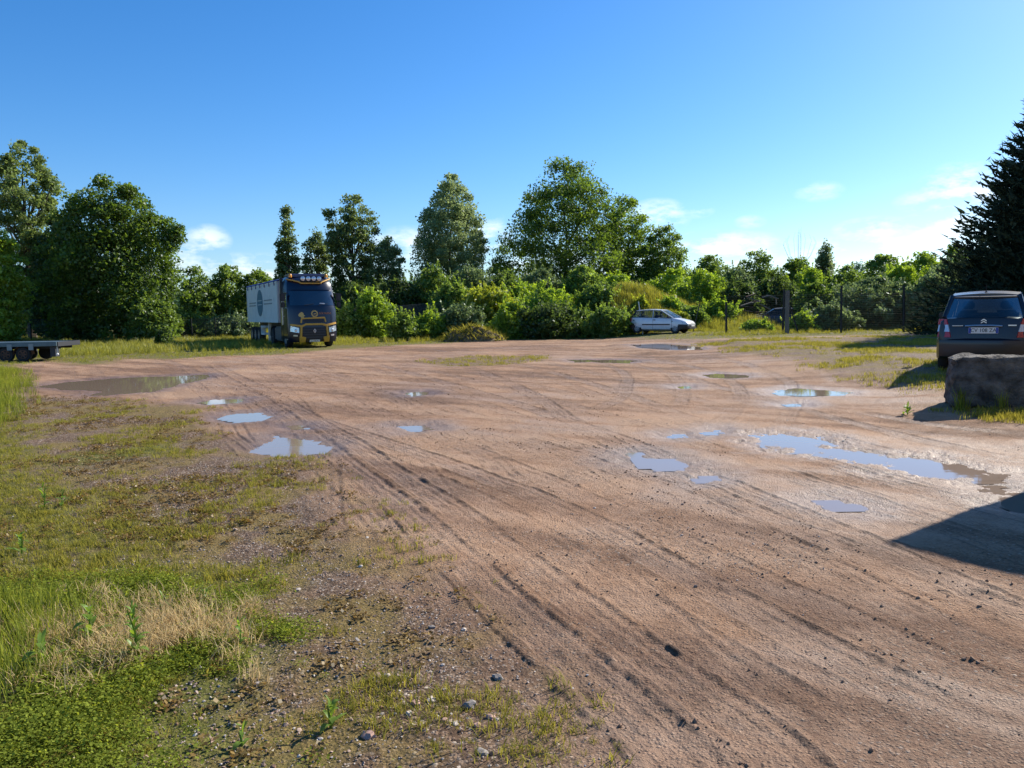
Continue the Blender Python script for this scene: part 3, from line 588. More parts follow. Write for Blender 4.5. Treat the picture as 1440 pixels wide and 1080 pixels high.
# bare arching twigs
x, y = at(1122, 76); br = empty('bare_tree', (x, y, gz(x, y)), 0, 'leafless tree with thin arching twigs above the hedge row', 'tree'); m = MB(); m.tube([(0, 0, 0), (0, 0, 3), (.1, 0, 5.4)], [.12, .1, .07], 6); m.build('trunk', M_bark, br, fix=False)
for k in range(15):
    a = k*.83; s_ = (k/14-.5)*2+random.uniform(-.12, .12); ht = top_z(1122, 76, 322)-gz(x, y)-abs(s_)*1.0; m = MB(); m.tube([(.1, 0, 5.2), (s_*1.0, math.sin(a)*.5, 6.4), (s_*1.45, math.sin(a)*.8, ht-.6), (s_*1.1, math.sin(a)*.9, ht)], [.016, .010, .007, .003], 4, False); m.build('twig', M_bark, br, fix=False)
B = [(562, 60, 388, 40, 'dark', 'shrub', 'dark bush behind the grey mesh, left end of the bank'), (612, 61, 374, 40, 'hedge', 'shrub', 'tall rounded bush on the bank below the grey-green willow'), (662, 63, 371, 38, 'grey', 'shrub', 'greyish bush on the bank just right of the willow foot'), (712, 63, 377, 38, 'hedge', 'shrub', 'bush on top of the bank left below the biggest tree'),
     (762, 62, 376, 40, 'grey', 'shrub', 'bush on top of the bank in the middle below the biggest tree'), (822, 61, 373, 40, 'hedge', 'shrub', 'rounded bush on top of the bank left of the grassy mound'), (868, 63, 378, 32, 'bright', 'shrub', 'light bush behind the top of the grassy mound'), (945, 66, 375, 40, 'bright', 'shrub', 'light green bush behind the right slope of the grassy mound'),
     (690, 55, 399, 46, 'yellow', 'shrub', 'yellow-green shrub in the middle of the bank'), (772, 54, 402, 44, 'bright', 'shrub', 'bright green shrub on the bank above a dark one'), (775, 49.5, 421, 42, 'dark', 'shrub', 'dark rounded bush at the foot of the bank'), (856, 49, 428, 34, 'hedge', 'shrub', 'bush left of the white car at the foot of the mound'), (822, 51, 432, 30, 'hedge', 'shrub', 'small bush between two larger ones at the foot of the mound'),
     (528, 53, 404, 32, 'bright', 'shrub', 'bright green sapling right of the lorry mirror'), (492, 52, 430, 26, 'hedge', 'shrub', 'low bush directly beside the lorry cab'), (568, 49, 437, 27, 'hedge', 'shrub', 'leaning leafy shrub in front of the grey mesh'), (606, 50, 437, 26, 'bright', 'shrub', 'shrub in front of the grey mesh left of the earth heap'), (648, 51, 424, 34, 'grey', 'shrub', 'bush directly behind the small earth heap'), (722, 50, 424, 32, 'bright', 'shrub', 'shrub right of the small earth heap'),
     (1226, 51, 386, 62, 'grey', 'bramble', 'large grey-green bramble mound behind the right-hand fence'), (1312, 49, 384, 52, 'grey', 'bramble', 'bramble mound behind the last fence post near the conifer'), (1150, 53, 396, 36, 'hedge', 'bramble', 'dark bramble between the wreck and the big bramble mound'), (1168, 47, 424, 34, 'grey', 'bramble', 'low bramble around the thick fence post'), (1128, 45.5, 436, 18, 'bright', 'shrub', 'small leafy shrub at the foot of the braced fence post'),
     (1040, 58, 392, 30, 'dark', 'shrub', 'dark bush left of the wreck'), (1010, 54, 420, 26, 'bright', 'shrub', 'light bush behind the leaning pole'), (1090, 60, 382, 34, 'dark', 'shrub', 'dark bush overhanging the wreck'), (1370, 47, 400, 30, 'dark', 'shrub', 'dark bush in front of the concrete wall'),
     (975, 52, 428, 22, 'hedge', 'shrub', 'bush directly behind the bonnet of the white car'), (232, 46, 458, 13, 'dark', 'weed', 'dark weed clump at the tip of the lorry shadow'), (218, 54, 418, 34, 'hedge', 'shrub', 'shrub at the foot of the oak towards the lorry'), (110, 55, 436, 28, 'dark', 'shrub', 'dark shrub under the oak behind the flatbed trailer'), (330, 60, 440, 40, 'grey', 'shrub', 'low scrub behind the wire fence left of the trailer wheels'), (270, 60, 438, 34, 'hedge', 'shrub', 'scrub behind the wire fence between oak and lorry'),
     (990, 60, 378, 36, 'bright', 'shrub', 'light scrub at the right foot of the grassy mound'), (1035, 64, 372, 36, 'grey', 'shrub', 'greyish scrub left above the scrap heap'), (1140, 62, 374, 34, 'bright', 'shrub', 'light scrub below the slim young poplar'), (1190, 60, 372, 36, 'hedge', 'shrub', 'scrub behind the left part of the big bramble mound'), (1265, 58, 368, 40, 'bright', 'shrub', 'light scrub behind the right part of the big bramble mound'), (1325, 56, 366, 34, 'grey', 'shrub', 'grey scrub left of the conifer foot'), (1062, 48.5, 446, 22, 'bright', 'weed', 'low weeds in front of the wreck'),
     (902, 53, 416, 14, 'yellow', 'shrub', 'yellowish scrub on the face of the grassy mound above the white car'), (944, 54, 414, 18, 'bright', 'shrub', 'light scrub on the right flank of the grassy mound'), (840, 54.5, 398, 26, 'hedge', 'shrub', 'bush on the left flank of the grassy mound'), (960, 50, 436, 16, 'yellow', 'weed', 'yellowish weeds behind the windscreen of the white car'), (738, 57, 392, 36, 'bright', 'shrub', 'light shrub between the yellow-green shrub and its right neighbour on the bank'), (640, 57, 396, 36, 'hedge', 'shrub', 'shrub left of the yellow-green one on the bank'), (885, 49.5, 446, 16, 'bright', 'weed', 'tall weeds at the rear bumper of the white car')]
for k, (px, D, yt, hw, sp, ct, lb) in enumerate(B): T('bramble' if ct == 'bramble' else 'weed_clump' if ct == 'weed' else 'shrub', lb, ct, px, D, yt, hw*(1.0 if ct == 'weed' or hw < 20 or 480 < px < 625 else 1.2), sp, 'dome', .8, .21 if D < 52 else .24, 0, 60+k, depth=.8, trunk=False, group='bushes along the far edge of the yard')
# conifer at the right edge: upswept flat sprays on a cone
def conifer(px, D, ytop, hw):
    x, y = at(px, D); g = np.random.default_rng(5); z0 = gz(x, y); H = top_z(px, D, ytop)-z0; Wd = hw/1100*D
    root = empty('conifer_tree', (x, y, z0), 0, 'tall dark conifer with ragged upswept sprays at the right edge', 'tree')
    m = MB(); m.tube([(0, 0, -.1), (0, 0, H*.5), (0, 0, H*.97)], [.28, .17, .03], 8); m.build('trunk', M_bark, root, fix=False)
    parts = []; nb = 1900; P_, D_ = [], []
    for k in range(nb):
        q = g.uniform(0, 1)**1.25; zc = H*(.03+.93*q); a = g.uniform(0, 2*math.pi); ro = Wd*(1-q)**.85*g.uniform(.72, 1.14)+.15; ri = ro*.25
        d = np.array([math.cos(a), math.sin(a), .22+.30*q+g.normal()*.08]); L_ = ro-ri; n = int(22+34*(1-q)); s = g.uniform(0, 1, n)**.7
        base = np.array([math.cos(a)*ri, math.sin(a)*ri, zc-.25*ro*.5]); pp = base+d*(s*L_)[:, None]; pp[:, 2] -= .35*L_*np.sin(s*2.6)*.4
        w = (.03+.20*(1-s))*min(1, L_/2); pp += g.normal(size=(n, 3))*w[:, None]*np.array([.8, .8, .38]); P_.append(pp); D_.append(np.tile(d+np.array([0, 0, .25]), (n, 1)))
    P_ = np.vstack(P_); D_ = np.vstack(D_); P_[:, 2] = np.maximum(P_[:, 2], .1)
    nf = 24000; q = g.uniform(0, 1, nf)**1.6; a = g.uniform(0, 6.2832, nf); rf_ = Wd*(1-q)**.85*.74*np.sqrt(g.uniform(.1, 1, nf)); F_ = np.stack([rf_*np.cos(a), rf_*np.sin(a), H*(.02+.93*q)], 1)
    foliage_obj('crown', [leaf_quads(np.vstack([P_, F_]), .42, .26, .1, 9, np.vstack([D_, np.tile([0, 0, .4], (nf, 1))+np.stack([np.cos(a), np.sin(a), a*0], 1)]), None, True)], LM['conifer'], root)
conifer(1492, 38, 70, 185)
# far wood beyond everything
g = np.random.default_rng(77); n = 16000; a = g.uniform(R(-60), R(60), n); r_ = g.uniform(150, 230, n); hh = 7+3.5*fbm(a*40, a*0, 1.0, 3, 90)
pts = np.stack([np.sin(a)*r_, np.cos(a)*r_, g.uniform(0, 1, n)**.8*hh], 1)
fw = foliage_obj('distant_wood', [leaf_quads(pts, 1.7, .8, .3, 11)], LM['blue'], None); tag(fw, 'far line of trees closing the view beyond the hedges', 'wood', kind='stuff')

# ------------------------------------------------------------------ fences
M_post = pm('dark_post', (.018, .02, .02), .6, .2, var=.3); M_wire = pm('fence_wire', (.07, .075, .075), .6, .2, var=.1); M_wood = pm('grey_wood', (.17, .15, .125), .9, var=.3, scale=12)
def fence(label, pts, h, every, step, wr, post_r=.04, hs=None):
    p0 = pts[0]; root = empty('wire_fence', (p0[0], p0[1], gz(*p0)), 0, label, 'fence'); o = Vector(root.location); k = 0
    posts = []
    for a, b_ in zip(pts[:-1], pts[1:]):
        n = max(1, round(math.hypot(b_[0]-a[0], b_[1]-a[1])/every))
        for i in range(n): posts.append((a[0]+(b_[0]-a[0])*i/n, a[1]+(b_[1]-a[1])*i/n))
    posts.append(pts[-1])
    for k, (x, y) in enumerate(posts):
        l = Vector((random.uniform(-.05, .05), random.uniform(-.05, .05), 0)); hh = (hs[k] if hs else h)+.08; b_ = Vector((x, y, gz(x, y)))-o
        MB().tube([b_-Vector((0, 0, .2)), b_+l+Vector((0, 0, hh))], post_r, 6).build('post', M_post, root, fix=False)
    m = MB()
    for a, b_ in zip(posts[:-1], posts[1:]):
        A, Bp = Vector((a[0], a[1], gz(*a)))-o, Vector((b_[0], b_[1], gz(*b_)))-o; L_ = (Bp-A).length; n = max(2, int(L_/step))
        for i in range(n):
            q = A.lerp(Bp, i/n); m.tube([q+Vector((0, 0, .05)), q+Vector((0, 0, h))], wr, 3, False)
        nz_ = max(3, int(h/step))
        for i in range(nz_+1): m.tube([A+Vector((0, 0, .05+(h-.05)*i/nz_)), Bp+Vector((0, 0, .05+(h-.05)*i/nz_))], wr*(1.6 if i in (0, nz_, nz_//2) else 1), 3, False)
    m.build('wire_mesh', M_wire, root, fix=False); return root
rp = [at(1022, 43.4), at(1101, 43.2), at(1183, 42.8), at(1271, 42.6), at(1352, 42.4)]
fence('dark-posted wire fence on the right, between white car and conifer', rp, 2.1, 99, .10, .0018, .06, [1.7, 2.35, 2.5, 2.45, 2.4])
x, y = at(1103, 43); bp_ = empty('brace_post', (x+.12, y-.1, gz(x, y)), 0, 'thick grey post with a slanting brace in the right-hand fence', 'post')
MB().box(-.09, .09, -.09, .09, -.1, 2.35).build('post', M_wood, bp_, .01); MB().tube([(.12, 0, 1.5), (.62, -.1, -.05)], .04, 6).build('brace', M_post, bp_, fix=False)
fence('wire fence at the far left behind the flatbed trailer, under the trees', [at(-90, 57), at(46, 56), at(120, 56), at(215, 58)], 1.65, 4.5, .16, .006, .06)
fence('low wire fence between the oak and the lorry', [at(232, 57), at(272, 58), at(305, 58), at(352, 59)], 1.5, 99, .12, .005, .05)
fence('grey close-mesh fence along the bank right of the lorry', [at(482, 55), at(560, 55.5), at(640, 56), at(775, 55)], 1.9, 3.2, .055, .0075, .045)
x, y = P(978, 468); lp = MB().tube([(0, 0, -.1), (.45, .1, 1.75)], .03, 6).build('leaning_pole', M_dark, None, fix=False); lp.location = (x+.1, y+1.2, gz(x, y)); tag(lp, 'thin black pole leaning behind the front of the white car', 'pole')
x, y = at(905, 48); lp = MB().tube([(0, 0, -.1), (-.28, 0, 2.0)], .035, 6).build('pale_stake', pm('white_stake', (.6, .6, .58), .6), None, fix=False); lp.location = (x, y, gz(x, y)); tag(lp, 'pale stake sticking up behind the roof of the white car', 'stake')
print('foliage tris', TRI)
# ------------------------------------------------------------------ vehicles
M_navy = pm('navy_paint', (.004, .006, .022), .3, var=.06, coat=.35); M_navyroof = pm('royal_blue_paint', (.010, .022, .15), .3, var=.06, coat=.5)
M_gold = pm('gold_trim', (.55, .30, .035), .4, .0, var=.12); M_goldprint = pm('gold_print', (.62, .42, .12), .5); M_orange = pm('orange_print', (.55, .20, .06), .5); M_silver = pm('silver_trim', (.62, .63, .65), .28, .8, var=.05)
M_lens = pm('lamp_lens', (.62, .66, .70), .12, .5, var=.25, scale=30); M_white = pm('white_car_paint', (.72, .74, .77), .3, var=.04, coat=.6); M_plate = pm('number_plate', (.74, .74, .72), .4, var=.03); M_ink = pm('plate_ink', (.01, .01, .012), .5)
M_eu = pm('plate_blue', (.02, .06, .35), .4); M_red = pm('red_lens', (.42, .012, .014), .15, var=.1, coat=.6); M_clear = pm('clear_lens', (.55, .60, .68), .15, .2, var=.1, coat=.6); M_tank = pm('side_skirt', (.085, .10, .125), .45, .2, var=.2)
M_dkblue = pm('dark_blue_car_paint', (.007, .009, .017), .33, var=.05, coat=.25); M_box = pm('trailer_side', (.62, .67, .64), .5, var=.06, scale=2); M_boxf = pm('trailer_front', (.46, .43, .43), .5, .1, var=.1); M_tarp = pm('blue_tarp', (.02, .03, .16), .6, var=.2); M_teal = pm('teal_print', (.05, .16, .22), .5); M_greyprint = pm('grey_print', (.22, .27, .28), .5)
M_seat = pm('seat_cloth', (.03, .03, .035), .9); M_amber = pm('amber_lens', (.75, .30, .02), .25, var=.1); M_chassis = pm('chassis_grey', (.05, .05, .055), .6, .2); M_whitebox = pm('white_plastic', (.62, .62, .60), .5)
M_hub = pm('hub_cap', (.30, .31, .33), .55, .2); G_clear = glass_mat('car_glass', (.55, .62, .62)); G_soft = glass_mat('rear_glass', (.62, .70, .70), .42); G_dark = glass_mat('tinted_glass', (.10, .13, .16), 1.3)
def wheel(parent, x, y, r, w, rim_m, side, spokes=5, steel=.62):
    m = MB(); h = w/2; m.lathe([(r*.60, -h*.9), (r*.9, -h), (r*.985, -h*.72), (r, 0), (r*.985, h*.72), (r*.9, h), (r*.60, h*.9)], 28, 'y', (x, y, r)); t_ = m.build('wheel', M_rub, parent, fix=True, smooth=50)
    yo = y+side*h*.78; q = MB(); q.lathe([(r*steel, side*0-.0), (r*steel, side*.03), (r*steel*.86, side*.035), (r*steel*.80, side*-.02), (r*.22, side*-.015), (r*.18, side*.03), (.02, side*.035)], 24, 'y', (x, yo, r)); q.build('rim', rim_m, t_, smooth=35)
    m2 = MB()
    for k in range(spokes):
        a = 2*math.pi*k/spokes; c, s_ = math.cos(a), math.sin(a); pts = []
        for (rr_, ww) in ((.2*r, .12*r), (steel*r*.84, .07*r)): pts += [(x+c*rr_-s_*ww, yo, r+s_*rr_+c*ww), (x+c*rr_+s_*ww, yo, r+s_*rr_-c*ww)]
        m2.slab([pts[0], pts[1], pts[3], pts[2]], (0, side, 0), .026)
    m2.build('spokes', rim_m, t_)
    return t_
# ---------------- articulated lorry
hx, hy = P(443, 489); LZ = gz(hx, hy); yaw = R(-63)
lorry = empty('articulated_lorry', (hx, hy, LZ), yaw, 'articulated lorry with navy and gold cab and pale tipper trailer', 'lorry')
zs = [.30, .45, .80, 1.15, 1.5, 1.85, 2.15, 2.55, 2.95, 3.15, 3.35, 3.55, 3.68, 3.74]; xf_ = [-.06, .0, .02, .0, -.03, -.07, -.12, -.27, -.42, -.47, -.55, -.72, -.95, -1.15]; ws = [1.17, 1.22, 1.235, 1.24, 1.24, 1.24, 1.235, 1.22, 1.19, 1.17, 1.14, 1.08, 1.0, .9]
def fx(y, z):
    w = np.interp(z, zs, ws); return float(np.interp(z, zs, xf_)-.30*min(1, abs(y)/w)**4)
rings = []
for z in np.concatenate([np.linspace(.30, 3.5, 22), [3.6, 3.68, 3.74]]):
    w = float(np.interp(z, zs, ws)); ys = [w*math.sin(t) for t in np.linspace(-math.pi/2, math.pi/2, 25)]
    rings.append([(-2.3, -w, z)]+[(fx(y, z), y, z) for y in ys]+[(-2.3, w, z)])
cab = MB().loft(rings).build('cab', M_navy, lorry, smooth=50)
def fpatch(name, mat, parent, poly, off=.014, th=.0, sub=6):
    """flat-print or trim polygon (y,z) laid on the curved cab front"""
    m = MB(); n = len(poly); P2 = []
    for i in range(n):
        a, b_ = poly[i], poly[(i+1) % n]
        for k in range(sub): q = k/sub; P2.append((a[0]+(b_[0]-a[0])*q, a[1]+(b_[1]-a[1])*q))
    m.slab([(fx(y, z)+.002, y, z) for (y, z) in P2], (1, 0, 0), off); me = m.mesh(name)
    bm = bmesh.new(); bm.from_mesh(me); bmesh.ops.triangulate(bm, faces=[f for f in bm.faces if len(f.verts) > 4]); bm.to_mesh(me); bm.free(); return link(name, me, mat, parent)
def fgrid(name, mat, parent, y0, y1, z0, z1, off, ny=16, nz=6):
    vs_ = []; fs_ = []
    for i in range(ny+1):
        for j in range(nz+1): y = y0+(y1-y0)*i/ny; z = z0+(z1-z0)*j/nz; vs_.append((fx(y, z)+off, y, z))
    for i in range(ny):
        for j in range(nz): a = i*(nz+1)+j; fs_.append((a, a+nz+1, a+nz+2, a+1))
    return MB().add(vs_, fs_).build(name, mat, parent, fix=False)
def ribbon(name, mat, parent, pl, wd, th=.04):
    m = MB()
    for a, b_ in zip(pl[:-1], pl[1:]):
        n = max(1, int(math.hypot(b_[0]-a[0], b_[1]-a[1])/.12)); d = Vector((b_[0]-a[0], b_[1]-a[1])).normalized(); nn = Vector((-d.y, d.x))*wd/2; e = d*wd*.35
        rs = []
        for k in range(n+1):
            q = k/n; y = a[0]-e.x+(b_[0]-a[0]+2*e.x)*q; z = a[1]-e.y+(b_[1]-a[1]+2*e.y)*q; x = max(fx(y+nn.x, z+nn.y), fx(y-nn.x, z-nn.y))
            rs.append([(x-.03, y+nn.x, z+nn.y), (x+th, y+nn.x*.8, z+nn.y*.8), (x+th, y-nn.x*.8, z-nn.y*.8), (x-.03, y-nn.x, z-nn.y)])
        m.loft(rs)
    return m.build(name, mat, parent)
M_screen = pm('windscreen', (.010, .018, .030), .05, var=.1, spec=.9, coat=1)
ws_ = fgrid('windscreen', M_screen, cab, -1.12, 1.12, 2.19, 2.93, .012); MB().box(-.20, -.16, .35, .62, 2.24, 2.31).build('dashboard_paper', M_white, cab)
for s_ in (-.45, .3): MB().tube([(fx(s_, 2.2)+.03, s_, 2.2), (fx(s_+.5, 2.26)+.03, s_+.5, 2.27)], .012, 4).build('wiper', M_dark, cab, fix=False)
fgrid('visor', M_navy, cab, -1.05, 1.05, 3.0, 3.32, .05, 16, 4)
ribbon('gold_visor_edge', M_gold, cab, [(-1.12, 3.56), (-.62, 3.42), (-.5, 3.34), (.5, 3.34), (.62, 3.42), (1.12, 3.60)], .07, .16)
MB().box(-2.28, -1.0, -1.0, .98, 3.70, 3.86).build('roof_deflector', M_navyroof, cab, .06)
for k in range(4):
    y = -.42+.28*k+.02; o = MB().lathe([(.02, -.70), (.09, -.68), (.125, -.58), (.125, -.44)], 18, 'x', (0, y, 3.58)).build('spot_lamp', M_dark, cab); MB().lathe([(.118, -.44), (.115, -.425), (.05, -.41), (.01, -.405)], 18, 'x', (0, y, 3.58)).build('lens', M_lens, o)
MB().tube([(-.62, -.6, 3.46), (-.62, .62, 3.46)], .025, 6).build('lamp_bar', M_steel, cab, fix=False)
for y in (-.93, .93): MB().lathe([(.085, 3.66), (.085, 3.78), (.06, 3.83), (.01, 3.84)], 14, 'z', (-.98, y, 0)).build('beacon', M_amber, cab)
# gold frame, grille, lamps
gr_ = fgrid('grille', M_dark, cab, -.60, .60, .45, 1.06, .03, 10, 4)
for z in (.55, .68, .81, .94): ribbon('grille_bar', M_chassis, cab, [(-.58, z), (.58, z)], .05, .05)
ribbon('gold_brow', M_gold, cab, [(-1.14, 1.20), (-.62, 1.13), (-.42, 1.22), (.42, 1.22), (.62, 1.15), (1.16, 1.26)], .11, .06)
for s_ in (-1, 1): ribbon('gold_pillar', M_gold, cab, [(.66*s_, 1.08), (.69*s_, .62)], .12, .065); fpatch('gold_foot', M_gold, cab, [(.45*s_, .56), (.78*s_, .62), (.76*s_, .30), (.48*s_, .30)][::s_], .07)
ribbon('gold_frame', M_gold, cab, [(-.66, 1.32), (-.62, 1.52), (.55, 1.55), (.60, 1.36)], .085, .05); fgrid('slot', M_dark, cab, -.52, .48, 1.32, 1.47, .02)
for s_ in (-1, 1):
    hl = fpatch('headlight', M_lens, cab, [(.78*s_, .78), (.78*s_, 1.04), (1.16*s_, 1.14), (1.19*s_, .86)][::s_], .05); o = MB().lathe([(.075, 0), (.06, .02), (.01, .03)], 14, 'x', (fx(.93*s_, .93)+.055, .93*s_, .92)).build('bulb', M_silver, hl)
    fpatch('fog_lamp', M_lens, cab, [(.86*s_, .60), (.86*s_, .68), (1.05*s_, .69), (1.05*s_, .61)][::s_], .05)
fpatch('number_plate', M_plate, cab, [(-.26, .31), (.26, .31), (.26, .42), (-.26, .42)], .075); text('plate_text', 'EL 448 RL', .10, M_ink, cab, (fx(0, .36)+.083, 0, .365), (0, 1, 0), (0, 0, 1))
m = MB(); c = [(0, .115), (.075, 0), (0, -.115), (-.075, 0)]; ci = [(a*.55, b_*.62) for a, b_ in c]
for k in range(4): a, b_, d, e = c[k], c[(k+1) % 4], ci[(k+1) % 4], ci[k]; m.slab([(fx(0, .9)+.085, q[0], .88+q[1]) for q in (a, b_, d, e)], (1, 0, 0), .02)
m.build('diamond_badge', M_silver, cab)
# gear emblem, lettering and the gold figure mark
m = MB(); gx0 = fx(.05, 1.76)+.014
for k in range(28):
    a0, a1 = 2*math.pi*k/28, 2*math.pi*(k+1)/28; ro = .185 if k % 2 else .155; m.slab([(gx0, .05+r_*math.cos(a), 1.76+r_*math.sin(a)) for r_, a in ((.115, a0), (ro, a0), (ro, a1), (.115, a1))], (1, 0, 0), .006)
m.slab([(gx0, .0, 1.72), (gx0, .13, 1.74), (gx0, .13, 1.78), (gx0, 0, 1.76)], (1, 0, 0), .006); m.build('gear_emblem', M_goldprint, cab)
text('front_lettering', 'SOLTRANS', .13, M_orange, cab, (fx(.6, 1.78)+.03, .60, 1.775), (-.08, 1, 0), (0, 0, 1))
fpatch('gold_mark', M_goldprint, cab, [(-.78, 1.70), (-.70, 1.80), (-.60, 1.86), (-.52, 1.80), (-.50, 1.70), (-.42, 1.66), (-.50, 1.63), (-.50, 1.56), (-.58, 1.50), (-.66, 1.60), (-.74, 1.62)], .012, sub=3)
# cab sides
for s_ in (-1, 1):
    y = s_*1.243; side_w = MB().slab([(-.62, y, 2.12), (-1.45, y, 2.08), (-1.45, s_*1.20, 2.88), (-.82, s_*1.20, 2.88)][::s_], (0, s_, 0), .008).build('side_window', M_screen, cab)
    dr = MB().slab([(-.55, y, .62), (-1.58, y, .62), (-1.58, y, 2.05), (-.55, y, 2.05)][::s_], (0, s_, 0), .012).build('door', M_navy, cab, .004); MB().box(-1.45, -1.25, min(y, y+s_*.045), max(y, y+s_*.045), 1.62, 1.67).build('handle', M_silver, dr)
    for z in (.42, .78): MB().box(-1.35, -.72, min(s_*1.2, s_*1.255), max(s_*1.2, s_*1.255), z, z+.05).build('step', M_silver, cab)
    ma = MB().box(-.52, -.40, min(s_*1.22, s_*1.36), max(s_*1.22, s_*1.36), 2.78, 2.83).build('mirror_arm', M_dark, cab)
    MB().box(-.62, -.40, min(s_*1.33, s_*1.58), max(s_*1.33, s_*1.58), 2.42, 2.82).build('mirror', M_dark, cab, .03); MB().box(-.60, -.42, min(s_*1.35, s_*1.55), max(s_*1.35, s_*1.55), 2.10, 2.36).build('wide_mirror', M_dark, cab, .03)
    MB().box(-2.28, -2.05, min(s_*1.13, s_*1.25), max(s_*1.13, s_*1.25), .9, 3.72).build('side_fairing', M_navy, cab, .03)
    MB().tube([(-1.62, s_*1.27, 1.2), (-1.62, s_*1.27, 2.5)], .02, 6).build('grab_rail', M_silver, cab, fix=False)
    fpatch('side_gold_mark', M_goldprint, cab, [(-.01, .3), (0, .31), (.01, .3)], .001, sub=1) if False else None
MB().add([(-1.9, -1.258, 1.1), (-1.7, -1.258, 1.95), (-1.95, -1.258, 2.1), (-2.15, -1.258, 1.3)], [(0, 1, 2, 3)]).build('side_figure_print', M_goldprint, cab, fix=False)
MB().box(-6.0, -.4, -.45, .45, .55, .95).build('chassis', M_chassis, lorry, .03)
for s_ in (-1, 1):
    wheel(lorry, -1.38, s_*1.05, .50, .32, M_silver, s_, 8, .6)
    wheel(lorry, -5.0, s_*.95, .50, .58, M_silver, s_, 8, .55)
    MB().box(-4.3, -2.42, min(s_*.7, s_*1.22), max(s_*.7, s_*1.22), .32, 1.10).build('fuel_tank', M_tank, lorry, .08)
    m = MB()
    for k in range(9):
        a = math.pi*(.02+.96*k/9); b_ = math.pi*(.02+.96*(k+1)/9); m.slab([(-5+.60*math.cos(t_), s_*.66, .5+.60*math.sin(t_)) for t_ in (a, b_)]+[(-5+.60*math.cos(t_), s_*1.24, .5+.60*math.sin(t_)) for t_ in (b_, a)], (0, 0, 1), .015)
    m.build('mudguard', M_dark, lorry)
# trailer body
TX0, TX1, TZ0, TZ1 = -2.95, -13.6, 1.30, 3.56
body = MB().box(TX1, TX0, -1.25, 1.25, TZ0, TZ1).build('trailer_body', M_box, lorry, .03)
MB().box(TX0+.002, TX0+.03, -1.22, 1.22, TZ0+.02, TZ1-.02).build('front_panel', M_boxf, body, .01)
for s_ in (-1, 1):
    for z in (TZ0+.05, TZ1-.06): MB().box(TX1, TX0, min(s_*1.25, s_*1.275), max(s_*1.25, s_*1.275), z-.05, z+.05).build('rail', M_box, body, .01)
    for x in (TX1+.06, TX0-.08): MB().box(x-.06, x+.06, min(s_*1.25, s_*1.27), max(s_*1.25, s_*1.27), TZ0+.1, TZ1-.11).build('corner_post', M_box, body, .01)
    for k in range(1, 9): x = TX1+(TX0-TX1)*k/9; MB().box(x-.012, x+.012, min(s_*1.25, s_*1.256), max(s_*1.25, s_*1.256), TZ0+.1, TZ1-.11).build('seam', M_box, body)
    for k in range(7): x = TX1+.7+(TX0-TX1-1.4)*k/6; MB().box(x-.06, x+.06, min(s_*1.276, s_*1.30), max(s_*1.276, s_*1.30), TZ1-.22, TZ1+.02).build('tarp_strap', M_tarp, body)
tp = []
for x in np.linspace(TX1-.05, TX0+.05, 15): tp.append([(x, 1.29*math.cos(t_), TZ1+.004+max(0, .20*math.sin(t_)+.02*math.sin(x*5))) for t_ in np.linspace(0, math.pi, 11)])
MB().loft(tp).build('tarp', M_tarp, body, smooth=60)
m = MB(); ex, ez = -8.6, 2.46; el = [(ex+.98*math.cos(t_), -1.262, ez+.80*math.sin(t_)) for t_ in np.linspace(0, 2*math.pi, 33)[:-1]]; m.slab(el, (0, -1, 0), .004); m.build('oval_logo', M_teal, body)
for z in (2.60, 2.36): MB().box(ex-.75, ex+.75, -1.270, -1.2665, z-.02, z+.02).build('logo_line', M_box, body)
for (a, b_, z) in ((-12.6, -10.0, 2.50), (-12.6, -10.0, 2.33), (-7.2, -4.6, 2.58), (-7.2, -4.6, 2.38)): MB().box(a, b_, -1.266, -1.2585, z-.035, z+.035).build('side_print_line', M_greyprint, body)
for k in range(3):
    for s_ in (-1, 1): wheel(lorry, -12.6+1.31*k, s_*1.0, .50, .38, M_steel, s_, 8, .58)
for s_ in (-1, 1):
    MB().box(-13.4, -3.6, min(s_*.40, s_*.52), max(s_*.40, s_*.52), .98, 1.29).build('trailer_beam', M_chassis, lorry)
    MB().box(-7.6, -7.42, min(s_*.85, s_*1.0), max(s_*.85, s_*1.0), .12, 1.25).build('landing_leg', M_whitebox, lorry); MB().box(-9.0, -7.7, min(s_*.95, s_*1.2), max(s_*.95, s_*1.2), .55, .68).build('side_guard', M_whitebox, lorry, .01); MB().box(-9.0, -7.7, min(s_*.95, s_*1.2), max(s_*.95, s_*1.2), .98, 1.10).build('side_guard', M_whitebox, lorry, .01)
    MB().box(-8.95, -8.82, min(s_*.95, s_*1.2), max(s_*.95, s_*1.2), .681, .979).build('side_guard_post', M_whitebox, lorry)
